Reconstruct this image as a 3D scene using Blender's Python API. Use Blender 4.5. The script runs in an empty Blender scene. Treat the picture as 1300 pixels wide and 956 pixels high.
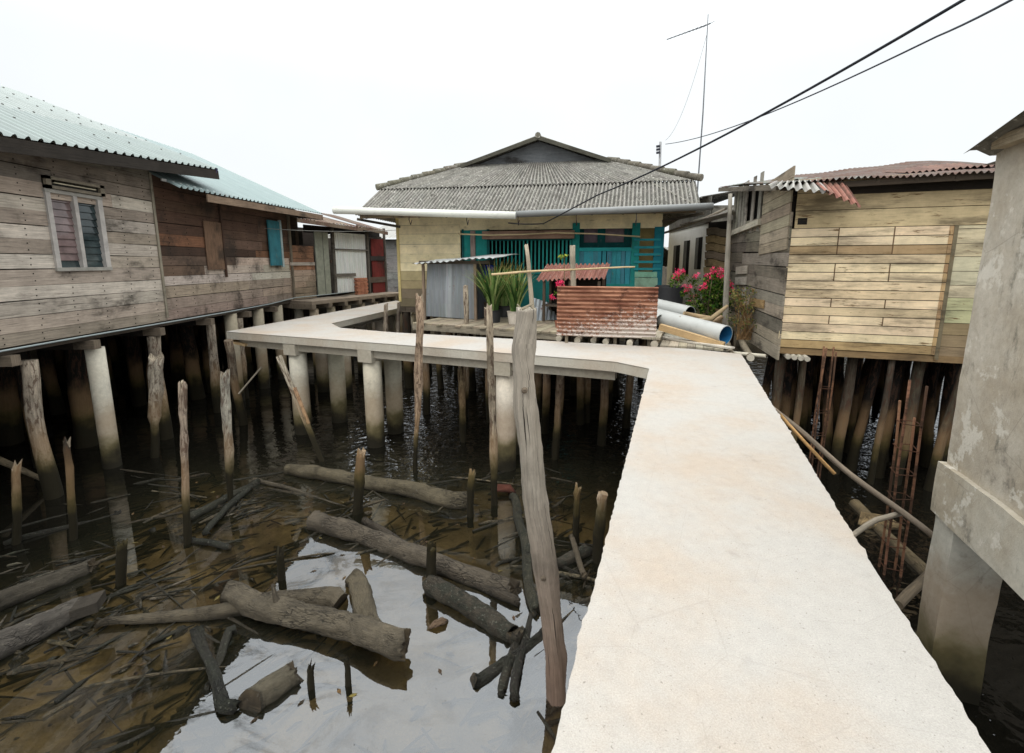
import bpy, math, random
from mathutils import Vector, Matrix, noise
R = random.Random(7)
sc = bpy.context.scene
col = sc.collection
V = Vector
# ------------------------------------------------------------------ camera geometry
F_PX, PITCH, CAMZ, DECK = 590.0, math.atan(100/590.0), 3.9, 2.3
CAM = V((0, 0, CAMZ))
def ray(px, py):
    u, v = (px-650)/F_PX, (433-py)/F_PX
    cp, sp = math.cos(PITCH), math.sin(PITCH)
    return V((u, cp+v*sp, -sp+v*cp))
def on_z(px, py, z):
    d = ray(px, py); return CAM + d*((z-CAMZ)/d.z)
def on_y(px, py, y):
    d = ray(px, py); return CAM + d*(y/d.y)
def S(r, g, b, k=1.0):
    f = lambda c: (c/12.92 if c <= .04045 else ((c+.055)/1.055)**2.4)
    return (f(r/255)*k, f(g/255)*k, f(b/255)*k)
def vary(c, a=.12, h=.03):
    k = 1+R.uniform(-a, a)
    return tuple(max(0, x*k*(1+R.uniform(-h, h))) for x in c)
# ------------------------------------------------------------------ node helpers
class NT:
    def __init__(s, name):
        s.m = bpy.data.materials.new(name); s.m.use_nodes = True
        s.nt = s.m.node_tree; s.nt.nodes.clear()
        s.out = s.nt.nodes.new('ShaderNodeOutputMaterial')
    def n(s, t, **k):
        x = s.nt.nodes.new(t)
        for a, b in k.items(): setattr(x, a, b)
        return x
    def l(s, a, b): s.nt.links.new(a, b)
    def put(s, inp, val):
        if isinstance(val, bpy.types.NodeSocket): s.l(val, inp)
        else:
            if isinstance(val, tuple) and len(val) == 3 and inp.type == 'RGBA': val = val+(1,)
            inp.default_value = val
    def noise(s, vec, scale, detail=4, rough=.6, dist=0):
        x = s.n('ShaderNodeTexNoise'); s.l(vec, x.inputs['Vector'])
        x.inputs['Scale'].default_value = scale; x.inputs['Detail'].default_value = detail
        x.inputs['Roughness'].default_value = rough; x.inputs['Distortion'].default_value = dist
        return x.outputs['Fac']
    def voro(s, vec, scale, feature='F1'):
        x = s.n('ShaderNodeTexVoronoi', feature=feature); s.l(vec, x.inputs['Vector'])
        x.inputs['Scale'].default_value = scale; return x.outputs['Distance']
    def mapping(s, vec, scale):
        x = s.n('ShaderNodeMapping'); s.l(vec, x.inputs['Vector']); x.inputs['Scale'].default_value = scale
        return x.outputs[0]
    def rng(s, val, a, b, c=0., d=1., smooth=True):
        x = s.n('ShaderNodeMapRange'); s.put(x.inputs['Value'], val)
        if smooth: x.interpolation_type = 'SMOOTHSTEP'
        for k, q in zip(('From Min', 'From Max', 'To Min', 'To Max'), (a, b, c, d)): x.inputs[k].default_value = q
        return x.outputs[0]
    def math(s, op, a, b=0.):
        x = s.n('ShaderNodeMath', operation=op); s.put(x.inputs[0], a); s.put(x.inputs[1], b); return x.outputs[0]
    def mix(s, fac, a, b, blend='MIX'):
        x = s.n('ShaderNodeMix', data_type='RGBA', blend_type=blend)
        s.put(x.inputs[0], fac); s.put(x.inputs[6], a); s.put(x.inputs[7], b); return x.outputs[2]
    def col(s):
        x = s.n('ShaderNodeAttribute', attribute_name='Col'); return x.outputs['Color']
    def uv(s): return s.n('ShaderNodeUVMap', uv_map='UVMap').outputs[0]
    def obj(s): return s.n('ShaderNodeTexCoord').outputs['Object']
    def pos(s): return s.n('ShaderNodeNewGeometry').outputs['Position']
    def posz(s):
        x = s.n('ShaderNodeSeparateXYZ'); s.l(s.pos(), x.inputs[0]); return x.outputs['Z']
    def bump(s, h, strength=.3, dist=.02):
        x = s.n('ShaderNodeBump'); s.put(x.inputs['Height'], h)
        x.inputs['Strength'].default_value = strength; x.inputs['Distance'].default_value = dist; return x.outputs[0]
    def finish(s, color, rough=.85, normal=None, metal=0., spec=.3):
        b = s.n('ShaderNodeBsdfPrincipled')
        s.put(b.inputs['Base Color'], color); s.put(b.inputs['Roughness'], rough)
        b.inputs['Metallic'].default_value = metal; b.inputs['Specular IOR Level'].default_value = spec
        if normal is not None: s.l(normal, b.inputs['Normal'])
        s.l(b.outputs[0], s.out.inputs[0]); return s.m

def tide_mix(t, c, lo=.15, mid=.75, hi=1.25, amt=.95):
    """wet dark foot, olive algae, brown stain above it"""
    z = t.math('ADD', t.posz(), t.rng(t.noise(t.pos(), 3.0, 3), 0, 1, -.28, .28, False))
    c = t.mix(t.rng(z, hi+.25, hi-.25, 0, .55), c, S(142, 114, 82))
    c = t.mix(t.rng(z, mid+.2, mid-.25, 0, .85), c, S(88, 80, 40))
    return t.mix(t.rng(z, lo+.35, lo-.1, 0, amt), c, S(26, 23, 16))

def wood(name, grain=.5, stain=.6, tide=False, wear=0., wear_col=(.2, .17, .13), bump=.5, moss=0., smap=None, crk=1., flake=0., sth=.50):
    t = NT(name); uv = t.uv(); c = t.col(); p = t.pos()
    g1 = t.noise(t.mapping(uv, (1.0, 24, 1)), 1.6, 6, .7, .3)
    g2 = t.noise(t.mapping(uv, (3.0, 90, 1)), 1.5, 3, .6)
    g = t.math('ADD', t.math('MULTIPLY', g1, .6), t.math('MULTIPLY', g2, .4))
    c = t.mix(1.0, c, t.rng(g, .3, .7, 1-grain*.6, 1+grain*.42, False), 'MULTIPLY')
    c = t.mix(1.0, c, t.rng(t.noise(p, 2.4, 6, .7), .3, .7, .78, 1.2, False), 'MULTIPLY')
    cr = t.rng(t.noise(t.mapping(uv, (.7, 48, 1)), 1.3, 3, .5), .36, .30, 0, .75*min(1, grain*1.6)*crk)
    c = t.mix(cr, c, (.022, .018, .014))
    if wear:
        w = t.noise(t.mapping(uv, (1.0, 6, 1)), 2.2, 7, .7)
        c = t.mix(t.rng(w, .62-wear*.22, .70-wear*.16), c, wear_col)
    st = t.rng(t.noise(t.mapping(p, smap) if smap else p, 1.1, 6, .68), sth, sth+.2, 0, stain)
    c = t.mix(st, c, (.028, .022, .017))
    sp = t.rng(t.noise(t.mapping(uv, (3, 12, 1)), 3.0, 4, .7), .64, .74, 0, stain*.8*crk)
    c = t.mix(sp, c, (.05, .035, .024))
    if flake:
        fl = t.noise(t.mapping(uv, (2.2, 9, 1)), 2.0, 6, .72, .6)
        c = t.mix(t.rng(fl, .50, .57, 0, flake), c, t.mix(t.noise(p, 4, 4), S(84, 56, 42), S(50, 42, 34)))
        c = t.mix(t.rng(fl, .44, .36, 0, flake*.9), c, t.mix(1.0, c, (1.75, 1.72, 1.68), 'MULTIPLY'))
    if moss:
        c = t.mix(t.rng(t.noise(p, 7, 5, .7), .5, .62, 0, moss), c, S(38, 39, 28))
    if tide: c = tide_mix(t, c, .50, .75, 1.25, .93)
    h = t.math('SUBTRACT', g, cr)
    return t.finish(c, .88, t.bump(h, bump, .012), spec=.2)

def concrete(name, blot=.5, tide=False, rough=.9, bump=.35, stain=.4, pits=.5, tint=(.40, .31, .22), mold=0., lump=1.2, fine=0.):
    t = NT(name); p = t.pos(); c = t.col()
    c = t.mix(t.rng(t.noise(p, .9, 6, .6), .38, .68, 0, blot), c, tint)
    c = t.mix(1.0, c, t.rng(t.noise(p, 14, 6, .75), .3, .7, .84 if not fine else .93, 1.12 if not fine else 1.05, False), 'MULTIPLY')
    if fine: c = t.mix(1.0, c, t.rng(t.noise(p, 150, 3, .8), .3, .7, 1-fine, 1+fine, False), 'MULTIPLY')
    c = t.mix(t.rng(t.noise(p, 70, 2, .5), .66, .74, 0, pits*.55), c, (.10, .085, .07))
    c = t.mix(t.rng(t.noise(p, 2.6, 7, .72), .57, .74, 0, stain), c, (.09, .08, .065))
    c = t.mix(t.rng(t.voro(t.mapping(p, (1, 1, .6)), 1.7, 'DISTANCE_TO_EDGE'), .006, .0, 0, stain*.35), c, (.05, .045, .04))
    if mold:
        streak = t.noise(t.mapping(p, (2.6, 2.6, 1.1)), 1.0, 7, .75)
        c = t.mix(t.rng(streak, .55, .72, 0, mold), c, (.045, .05, .035))
        c = t.mix(t.rng(t.noise(p, 3.3, 6, .7), .56, .63, 0, mold*.75), c, (.62, .58, .50))
    if tide: c = tide_mix(t, c, .22, .62, 1.20)
    h = t.math('ADD', t.noise(p, 55, 5, .7), t.math('MULTIPLY', t.noise(p, 6, 4), lump))
    return t.finish(c, rough, t.bump(h, bump, .012), spec=.25)

def metal(name, rust=.3, rust_col=S(120, 66, 44), streak=.4, speck=0., rough=.55, spec=.4):
    t = NT(name); uv = t.uv(); p = t.pos(); c = t.col()
    s = t.noise(t.mapping(uv, (9, .8, 1)), 1.5, 5, .65)
    c = t.mix(1.0, c, t.rng(s, .3, .7, 1-streak*.6, 1+streak*.35, False), 'MULTIPLY')
    r = t.math('ADD', t.noise(p, 1.7, 7, .7), t.math('MULTIPLY', t.math('SUBTRACT', s, .5), .5))
    c = t.mix(t.rng(r, .68-rust*.45, .80-rust*.4), c, t.mix(t.noise(p, 9, 4), rust_col, tuple(x*.4 for x in rust_col)))
    if speck:
        c = t.mix(t.rng(t.noise(p, 11, 5, .75), .56, .64, 0, speck), c, (.50, .48, .43))
        c = t.mix(t.rng(t.noise(p, 3.2, 6, .7), .52, .68, 0, speck*.8), c, (.055, .052, .045))
    return t.finish(c, rough, t.bump(t.noise(p, 18, 5), .15, .01), spec=spec)

def plain(name, rough=.6, var=.25, scale=6, spec=.3, dirt=.3):
    t = NT(name); p = t.pos(); c = t.col()
    c = t.mix(1.0, c, t.rng(t.noise(p, scale, 5, .65), .3, .7, 1-var, 1+var*.6, False), 'MULTIPLY')
    c = t.mix(t.rng(t.noise(p, 2.3, 6, .7), .52, .7, 0, dirt), c, (.05, .042, .033))
    return t.finish(c, rough, t.bump(t.noise(p, 30, 4), .1, .01), spec=spec)

def leaf(name):
    t = NT(name); c = t.col()
    b = t.n('ShaderNodeBsdfDiffuse'); tr = t.n('ShaderNodeBsdfTranslucent'); mx = t.n('ShaderNodeMixShader')
    c = t.mix(1.0, c, t.rng(t.noise(t.pos(), 9, 3), .3, .7, .75, 1.2, False), 'MULTIPLY')
    t.l(c, b.inputs[0]); t.l(c, tr.inputs[0]); mx.inputs[0].default_value = .3
    t.l(b.outputs[0], mx.inputs[1]); t.l(tr.outputs[0], mx.inputs[2]); t.l(mx.outputs[0], t.out.inputs[0]); return t.m

M = {}
M['plank'] = wood('weathered planks', .8, .85, smap=(1.1, .8, 1.9))
M['brown'] = wood('brown planks', .8, .8)
M['cream'] = wood('cream painted planks', .26, .62, smap=(.6, .6, 3.6), crk=.25, sth=.47, wear=.22, wear_col=S(120, 96, 66))
M['yellow'] = wood('yellow painted planks', .16, .14, crk=.2, wear=.08, wear_col=S(140, 120, 85))
M['teal'] = wood('teal paint', .25, .35, wear=.15, wear_col=S(95, 105, 100), bump=.2)
M['grey'] = wood('driftwood grey', .85, .45, bump=.8)
M['post'] = wood('tidal posts', .85, .7, tide=True, bump=1.0, flake=.75)
M['log'] = wood('waterlogged bark', .95, .55, bump=1.0)
M['mosslog'] = wood('mossy bark', .95, .8, bump=1.0, moss=.8)
def bark(name, moss=0.):
    t = NT(name); uv = t.uv(); p = t.pos(); c = t.col()
    wv = t.n('ShaderNodeVectorMath', operation='ADD'); nz = t.n('ShaderNodeTexNoise'); t.l(uv, nz.inputs['Vector']); nz.inputs['Scale'].default_value = 7; nz.inputs['Detail'].default_value = 4
    sc_ = t.n('ShaderNodeVectorMath', operation='SCALE'); t.l(nz.outputs['Color'], sc_.inputs[0]); sc_.inputs['Scale'].default_value = .09
    t.l(uv, wv.inputs[0]); t.l(sc_.outputs[0], wv.inputs[1])
    e = t.voro(t.mapping(wv.outputs[0], (7, 44, 1)), 1.0, 'DISTANCE_TO_EDGE')
    patch = t.rng(t.noise(p, 1.9, 5, .65), .48, .62)
    crack = t.math('MULTIPLY', t.rng(e, .09, .0), patch)
    fib = t.noise(t.mapping(uv, (2, 70, 1)), 1.5, 5, .7)
    c = t.mix(1.0, c, t.rng(fib, .3, .7, .68, 1.28, False), 'MULTIPLY')
    c = t.mix(1.0, c, t.rng(t.noise(p, 3.5, 7, .72), .3, .7, .6, 1.35, False), 'MULTIPLY')
    c = t.mix(t.math('MULTIPLY', crack, .6), c, (.016, .012, .009))
    c = t.mix(t.rng(t.noise(p, 11, 5, .75), .58, .66, 0, .7), c, (.020, .018, .013))
    c = t.mix(t.rng(t.noise(p, 22, 3, .7), .63, .70, 0, .45), c, (.20, .175, .135))
    if moss:
        c = t.mix(t.rng(t.noise(p, 8, 6, .75), .46, .56, 0, moss), c, (.017, .018, .011))
        c = t.mix(t.rng(t.noise(p, 34, 3, .7), .60, .68, 0, .6), c, (.16, .16, .13))
    z = t.math('ADD', t.posz(), t.math('MULTIPLY', t.noise(p, 5, 3), .06))
    c = t.mix(t.rng(z, .12, .0, 0, .7), c, (.022, .018, .011))
    h = t.math('SUBTRACT', t.math('ADD', fib, t.math('MULTIPLY', t.noise(p, 14, 5, .7), 1.3)), t.math('MULTIPLY', crack, 1.4))
    return t.finish(c, .78, t.bump(h, 1.0, .022), spec=.3)
M['log'] = bark('waterlogged bark'); M['mosslog'] = bark('mossy bark', .85)
M['beam'] = wood('fresh sawn timber', .4, .25)
M['conc'] = concrete('walkway concrete', .65, stain=.22, pits=.85, tint=S(218, 196, 172, .58), bump=.55, lump=.08, fine=.16)
M['side'] = concrete('walkway underside', .4, stain=.5, pits=.5, tint=S(150, 138, 118))
M['pile'] = concrete('tidal concrete piles', .3, tide=True, stain=.35, tint=S(165, 150, 125))
M['render'] = concrete('stained render', .75, stain=.75, mold=.95, tint=S(150, 136, 114))
M['column'] = concrete('wet column', .4, tide=True, stain=.5, mold=.6, tint=S(120, 112, 96))
M['zinc'] = metal('zinc sheet', .14, streak=.35)
M['greenroof'] = metal('green roof sheet', .04, streak=.22, rust_col=S(110, 100, 90), rough=.5)
M['rustroof'] = metal('rusty sheet', .5, rust_col=S(116, 90, 78), streak=.5, rough=.8, spec=.2)
M['asbestos'] = metal('asbestos sheet', .10, rust_col=S(80, 78, 70), streak=.5, speck=.85, rough=.95, spec=.1)
M['redtile'] = metal('faded red sheet', .12, rust_col=S(110, 60, 45), streak=.5, speck=.3, rough=.9, spec=.1)
M['steel'] = metal('rebar rust', .6, rust_col=S(84, 62, 48), rough=.9, spec=.2)
M['pvc'] = plain('pvc pipe', .45, .08, 3, .4, .18)
M['plain'] = plain('plain paint', .7)
M['dark'] = plain('dark interior', .95, .3, 3, .05, .2)
M['cloth'] = plain('cloth', .95, .2, 8, .05, .1)
M['leaf'] = leaf('leaves')
def rust_panel():
    t = NT('rusty panel with flaking white paint'); uv = t.uv(); p = t.pos(); c = t.col()
    x = t.n('ShaderNodeSeparateXYZ'); t.l(uv, x.inputs[0])   # x across the waves (height), y along the sheet
    hgt, along = x.outputs[0], x.outputs[1]
    s = t.noise(t.mapping(uv, (7, .9, 1)), 1.5, 6, .7)
    c = t.mix(t.rng(s, .32, .68), S(104, 62, 48), S(176, 128, 102))
    c = t.mix(t.rng(t.noise(p, 5, 6, .7), .54, .66, 0, .8), c, S(74, 46, 38))
    hh = t.math('SUBTRACT', 1.05, t.math('MULTIPLY', hgt, 1.6))
    bias = t.math('ADD', t.math('MULTIPLY', hh, .21), t.math('MULTIPLY', t.math('SUBTRACT', along, 1.25), .075))
    f = t.math('ADD', t.noise(p, 17, 7, .82), bias)
    c = t.mix(t.rng(f, .585, .68, 0, .92), c, S(200, 190, 180))
    return t.finish(c, .85, t.bump(s, .25, .01), spec=.2)
M['rustpanel'] = rust_panel()
def glassm():
    t = NT('louvre glass'); return t.finish(t.mix(1.0, t.col(), t.rng(t.noise(t.pos(), 3, 3), .3, .7, .6, 1.2), 'MULTIPLY'), .08, None, 0, .6)
M['glass'] = glassm()
def water_mat():
    t = NT('tidal water'); p = t.pos()
    sp = t.n('ShaderNodeSeparateXYZ'); t.l(p, sp.inputs[0])
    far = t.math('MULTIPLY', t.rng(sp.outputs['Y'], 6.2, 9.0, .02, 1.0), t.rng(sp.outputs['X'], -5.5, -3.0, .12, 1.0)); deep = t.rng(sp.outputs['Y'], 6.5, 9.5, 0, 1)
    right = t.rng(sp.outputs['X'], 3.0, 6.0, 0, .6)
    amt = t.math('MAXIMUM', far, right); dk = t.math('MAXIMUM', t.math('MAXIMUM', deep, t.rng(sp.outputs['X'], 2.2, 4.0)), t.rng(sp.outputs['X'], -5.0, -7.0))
    w = t.math('ADD', t.noise(t.mapping(p, (1, 1.5, 1)), 3.2, 2, .5, .5), t.math('MULTIPLY', t.noise(p, 11, 2, .5), .28))
    bp = t.n('ShaderNodeBump'); t.l(t.math('MULTIPLY', w, amt), bp.inputs['Height'])
    bp.inputs['Strength'].default_value = .55; bp.inputs['Distance'].default_value = .075
    fr = t.n('ShaderNodeFresnel'); fr.inputs['IOR'].default_value = 2.1; t.l(bp.outputs[0], fr.inputs['Normal'])
    gl = t.n('ShaderNodeBsdfGlossy'); gl.inputs['Roughness'].default_value = .015; gl.inputs['Color'].default_value = (.95, .97, 1, 1)
    t.l(bp.outputs[0], gl.inputs['Normal'])
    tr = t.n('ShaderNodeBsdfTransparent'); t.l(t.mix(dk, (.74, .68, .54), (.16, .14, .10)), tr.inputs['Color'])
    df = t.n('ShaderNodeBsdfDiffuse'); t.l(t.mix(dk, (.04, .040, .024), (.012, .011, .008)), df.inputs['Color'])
    m1 = t.n('ShaderNodeMixShader'); t.l(t.math('ADD', t.math('MULTIPLY', dk, .45), .12), m1.inputs[0]); t.l(tr.outputs[0], m1.inputs[1]); t.l(df.outputs[0], m1.inputs[2])
    film = t.math('MULTIPLY', t.rng(t.noise(t.mapping(p, (1, 1.6, 1)), 1.5, 6, .7, .8), .47, .62), t.rng(sp.outputs['X'], -1.2, -2.6, .12, .62))
    scum = t.rng(t.noise(p, 26, 3, .6), .68, .72, 0, .8)
    film = t.math('MAXIMUM', film, t.math('MULTIPLY', scum, t.rng(t.noise(p, 1.1, 3), .5, .6, 0, .7)))
    m2 = t.n('ShaderNodeMixShader'); t.l(t.math('MULTIPLY', fr.outputs[0], t.math('SUBTRACT', 1.0, film)), m2.inputs[0]); t.l(m1.outputs[0], m2.inputs[1]); t.l(gl.outputs[0], m2.inputs[2])
    t.l(m2.outputs[0], t.out.inputs[0]); return t.m
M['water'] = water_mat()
def mud_mat():
    t = NT('tidal mud'); p = t.pos()
    c = t.mix(t.rng(t.noise(p, .9, 6, .65, .6), .35, .68), S(100, 89, 68), S(150, 134, 104))
    c = t.mix(t.rng(t.noise(t.mapping(p, (1.2, 2.6, 1)), 2.2, 7, .72, .8), .46, .80, 0, .6), c, S(46, 42, 28))
    c = t.mix(t.rng(t.noise(p, 12, 6, .75), .48, .74, 0, .5), c, S(44, 40, 30))
    c = t.mix(t.rng(t.posz(), -.03, .03, 0, .85), c, t.mix(t.noise(p, 5, 5), S(28, 25, 18), S(44, 38, 28)))
    h = t.math('ADD', t.noise(p, 9, 7, .72), t.math('MULTIPLY', t.noise(p, 40, 3), .3))
    return t.finish(c, .75, t.bump(h, .7, .05), spec=.12)
M['mud'] = mud_mat()

# ------------------------------------------------------------------ objects
def rootloc(o):
    v = V((0, 0, 0))
    while o: v += o.location; o = o.parent
    return v
def tag(o, label=None, cat=None, group=None, kind=None):
    for k, x in (('label', label), ('category', cat), ('group', group), ('kind', kind)):
        if x: o[k] = x
    return o
def thing(name, label, cat, loc, group=None):
    o = bpy.data.objects.new(name, None); col.objects.link(o); o.location = loc; o.empty_display_size = .2
    return tag(o, label, cat, group)
class MB:
    def __init__(s): s.v, s.f, s.uv, s.c, s.sm = [], [], [], [], []
    def face(s, idx, uvs, c, smooth=False):
        s.f.append(tuple(idx)); s.uv += uvs; s.c += [c]*len(idx); s.sm.append(smooth)
    def poly(s, pts, c, uvs=None):
        i = len(s.v); s.v += [V(p) for p in pts]
        if uvs is None:
            o, ax = V(pts[0]), (V(pts[1])-V(pts[0])).normalized()
            nn = ax.cross(V(pts[-1])-o)
            ay = nn.cross(ax).normalized() if nn.length > 1e-9 else V((0, 0, 1))
            uvs = [((V(q)-o).dot(ax), (V(q)-o).dot(ay)) for q in pts]
        s.face(range(i, i+len(pts)), list(uvs), c)
    def box(s, ctr, a, b, d, c, taper=1.0):
        """half vectors a (grain), b, d"""
        ctr, a, b, d = V(ctr), V(a), V(b), V(d)
        i = len(s.v)
        for sa in (-1, 1):
            for sb in (-1, 1):
                for sd in (-1, 1): s.v.append(ctr+a*sa+(b*sb+d*sd)*(taper if sa > 0 else 1))
        la, lb, ld = a.length*2, b.length*2, d.length*2
        ou, ov = R.uniform(0, 60), R.uniform(0, 60)
        def q(ix, w, h): s.face([i+k for k in ix], [(ou, ov), (ou+w, ov), (ou+w, ov+h), (ou, ov+h)], c)
        q((0, 4, 6, 2), la, lb); q((1, 5, 7, 3), la, lb); q((0, 4, 5, 1), la, ld); q((2, 6, 7, 3), la, ld)
        q((0, 1, 3, 2), ld*.2, lb); q((4, 5, 7, 6), ld*.2, lb)
    def bar(s, p, q, w, h, c, up=V((0, 0, 1)), taper=1.0):
        p, q = V(p), V(q); a = (q-p)/2
        sd = a.cross(up)
        if sd.length < 1e-6: sd = a.cross(V((1, 0, 0)))
        sd.normalize(); u = sd.cross(a).normalized()
        s.box((p+q)/2, a, sd*w/2, u*h/2, c, taper)
    def tube(s, pts, rad, c, seg=10, wob=0., freq=3., flat=1.0, caps=True, smooth=True, capc=None, ragged=0., colf=None):
        pts = [V(p) for p in pts]; n = len(pts); i0 = len(s.v)
        if not hasattr(rad, '__len__'): rad = [rad]*n
        ou = R.uniform(0, 50); L = 0; us = []
        t0 = (pts[1]-pts[0]).normalized()
        ref = V((0, 0, 1)) if abs(t0.z) < .8 else V((1, 0, 0))
        sx = t0.cross(ref).normalized(); sd0 = V((R.uniform(-50, 50),)*3)
        for k in range(n):
            t = (pts[min(k+1, n-1)]-pts[max(k-1, 0)]).normalized()
            sx = (sx-t*sx.dot(t)).normalized(); sy = t.cross(sx)
            if k: L += (pts[k]-pts[k-1]).length
            us.append(ou+L)
            for j in range(seg):
                a = 2*math.pi*j/seg
                dr = sx*math.cos(a)+sy*math.sin(a)*flat
                r = rad[k]
                if wob: r *= 1+wob*noise.noise((pts[k]*freq*.4+dr*1.3+sd0))+wob*.5*noise.noise((pts[k]*freq*1.3+dr*2.6+sd0*2))+wob*.22*noise.noise((pts[k]*freq*3.1+dr*5.2+sd0*3))
                p = pts[k]+dr*r
                if ragged and k == n-1: p += t*R.uniform(-ragged, ragged)
                s.v.append(p)
        for k in range(n-1):
            for j in range(seg):
                j2 = (j+1) % seg; cir = 2*math.pi*rad[k]/seg
                cc = colf(k/(n-1)) if colf else c
                s.face([i0+k*seg+j, i0+k*seg+j2, i0+(k+1)*seg+j2, i0+(k+1)*seg+j],
                       [(us[k], j*cir), (us[k], (j+1)*cir), (us[k+1], (j+1)*cir), (us[k+1], j*cir)], cc, smooth)
        if caps:
            for k in (0, n-1):
                cc = capc or c
                m = len(s.v); s.v.append(sum((s.v[i0+k*seg+j] for j in range(seg)), V((0, 0, 0)))/seg)
                for j in range(seg):
                    s.face([m, i0+k*seg+j, i0+k*seg+(j+1) % seg], [(us[k], 0), (us[k]+.02, j*.1), (us[k]+.02, j*.1+.1)], cc)
    def corr(s, b0, b1, t0, t1, waves, amp, nrm, c, rows=3, sub=6, jit=0., colf=None, skew=0., rib=0, grime=0.):
        b0, b1, t0, t1, nrm = V(b0), V(b1), V(t0), V(t1), V(nrm).normalized()
        n = int(waves*sub); i0 = len(s.v); W = (b1-b0).length; H = (t0-b0).length
        ou = R.uniform(0, 30) if colf is None else 0
        for r in range(rows+1):
            v = r/rows
            for k in range(n+1):
                u = k/n
                p = (b0.lerp(b1, u)).lerp(t0.lerp(t1, u), v)
                sn = math.sin(2*math.pi*waves*u)
                o = amp*(max(-.4, min(1, 2.6*sn-1.2)) if rib else sn)
                if jit: o += jit*noise.noise(p*1.1)
                s.v.append(p+nrm*o)
        for r in range(rows):
            for k in range(n):
                a = i0+r*(n+1)+k
                cc = colf(k/n, r/rows) if colf else c
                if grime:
                    q = 1+grime*math.sin(2*math.pi*waves*(k+.5)/n); cc = tuple(x*q for x in cc)  # shade put into the face colour: troughs darker, crests lighter
                us = [(ou+W*k/n, H*r/rows), (ou+W*(k+1)/n, H*r/rows), (ou+W*(k+1)/n, H*(r+1)/rows), (ou+W*k/n, H*(r+1)/rows)]
                s.face([a, a+1, a+n+2, a+n+1], us, cc, True)
    def build(s, name, mat, parent=None, loc=None, label=None, cat=None, group=None, kind=None):
        base = rootloc(parent) if parent else (V(loc) if loc is not None else V((0, 0, 0)))
        me = bpy.data.meshes.new(name)
        me.from_pydata([tuple(p-base) for p in s.v], [], s.f)
        me.uv_layers.new(name='UVMap').data.foreach_set('uv', [x for u in s.uv for x in u])
        ca = me.color_attributes.new('Col', 'FLOAT_COLOR', 'CORNER')
        ca.data.foreach_set('color', [x for c in s.c for x in (c[0], c[1], c[2], 1.0)])
        me.polygons.foreach_set('use_smooth', s.sm)
        me.materials.append(M[mat]); me.update()
        o = bpy.data.objects.new(name, me); col.objects.link(o)
        if parent: o.parent = parent
        else: o.location = base
        return tag(o, label, cat, group, kind)

class Face:
    """a vertical wall plane: a along it, z up, off along the outward normal"""
    def __init__(s, o, d, n):
        s.o, s.d, s.n = V((o[0], o[1], 0)), V((d[0], d[1], 0)).normalized(), V((n[0], n[1], 0)).normalized()
    def P(s, a, z, off=0.): return s.o+s.d*a+s.n*off+V((0, 0, z))
    def az(s, px, py, off=0.):
        r = ray(px, py); o = s.o+s.n*off
        k = ((o-CAM).dot(s.n))/r.dot(s.n); p = CAM+r*k
        return (p-o).dot(s.d), p.z
    def box(s, mb, a0, a1, z0, z1, o0, o1, c):
        ctr = s.P((a0+a1)/2, (z0+z1)/2, (o0+o1)/2)
        A, Z, N = s.d*(a1-a0)/2, V((0, 0, (z1-z0)/2)), s.n*(o1-o0)/2
        if abs(a1-a0) >= abs(z1-z0): mb.box(ctr, A, Z, N, c)
        else: mb.box(ctr, Z, A, N, c)
    def pbox(s, mb, x0, y0, x1, y1, o0, o1, c):
        """rectangle seen at pixel corners, on this plane"""
        a0, z1 = s.az((x0), (y0), o1); a1, z0 = s.az(x1, y1, o1)
        s.box(mb, a0, a1, z0, z1, o0, o1, c); return a0, a1, z0, z1

def planks(mb, fc, a0, a1, z0, z1, bh, colf, seg=(1.6, 3.4), thick=.025, gap=.010, holes=(), nails=0., joints=None, sag=.006, off=0., back=True, edge=.03):
    z = z0; row = 0
    while z < (z1(a0) if callable(z1) else z1)-.03:
        h = bh*R.uniform(.88, 1.12)
        zt = z1 if not callable(z1) else z1((a0+a1)/2)
        if z+h > zt-.05: h = max(.04, zt-z)
        spans = [(a0, a1)]
        for (ha, hb, hz0, hz1) in holes:
            if z+h*.5 > hz0 and z+h*.5 < hz1:
                spans = [q for (x, y) in spans for q in ((x, min(y, ha)), (max(x, hb), y)) if q[1]-q[0] > .02]
        for (x, y) in spans:
            cuts = [x]
            if joints: cuts += [j for j in joints if x+.05 < j < y-.05]
            else:
                k = x+R.uniform(.3, 1)*seg[1]
                while k < y-.3: cuts.append(k); k += R.uniform(*seg)
            cuts.append(y)
            for p, q in zip(cuts, cuts[1:]):
                c = colf((p+q)/2, z+h/2)
                e0 = R.uniform(-edge, 0) if p == a0 else 0; e1 = R.uniform(0, edge) if q == a1 else 0
                dz = R.uniform(-sag, sag); tl = R.uniform(-sag, sag); of = off+R.uniform(0, .008)
                A = fc.P(p+e0+.002, z+h/2+dz-tl, of); B = fc.P(q+e1-.002, z+h/2+dz+tl, of)
                mb.box((A+B)/2, (B-A)/2, V((0, 0, (h-gap)/2)), fc.n*thick/2, c)
        if nails:
            k = math.ceil(a0/nails)*nails
            while k < a1:
                if not any(ha-.03 < k < hb+.03 and hz0 < z+h/2 < hz1 for (ha, hb, hz0, hz1) in holes):
                    for zz in (.28, .72):
                        ctr = fc.P(k+R.uniform(-.02, .02), z+h*zz, off+thick/2+.010)
                        mb.box(ctr, fc.d*.007, V((0, 0, .009)), fc.n*.003, (.015, .012, .01))
                k += nails
        z += h; row += 1
    if back:
        zt = z1 if not callable(z1) else min(z1(a0), z1(a1))
        for (x, y, b, t) in cutrect(a0, a1, z0, zt, holes):
            mb.poly([fc.P(x, b, off-.03), fc.P(y, b, off-.03), fc.P(y, t, off-.03), fc.P(x, t, off-.03)], (.012, .010, .008))
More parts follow.
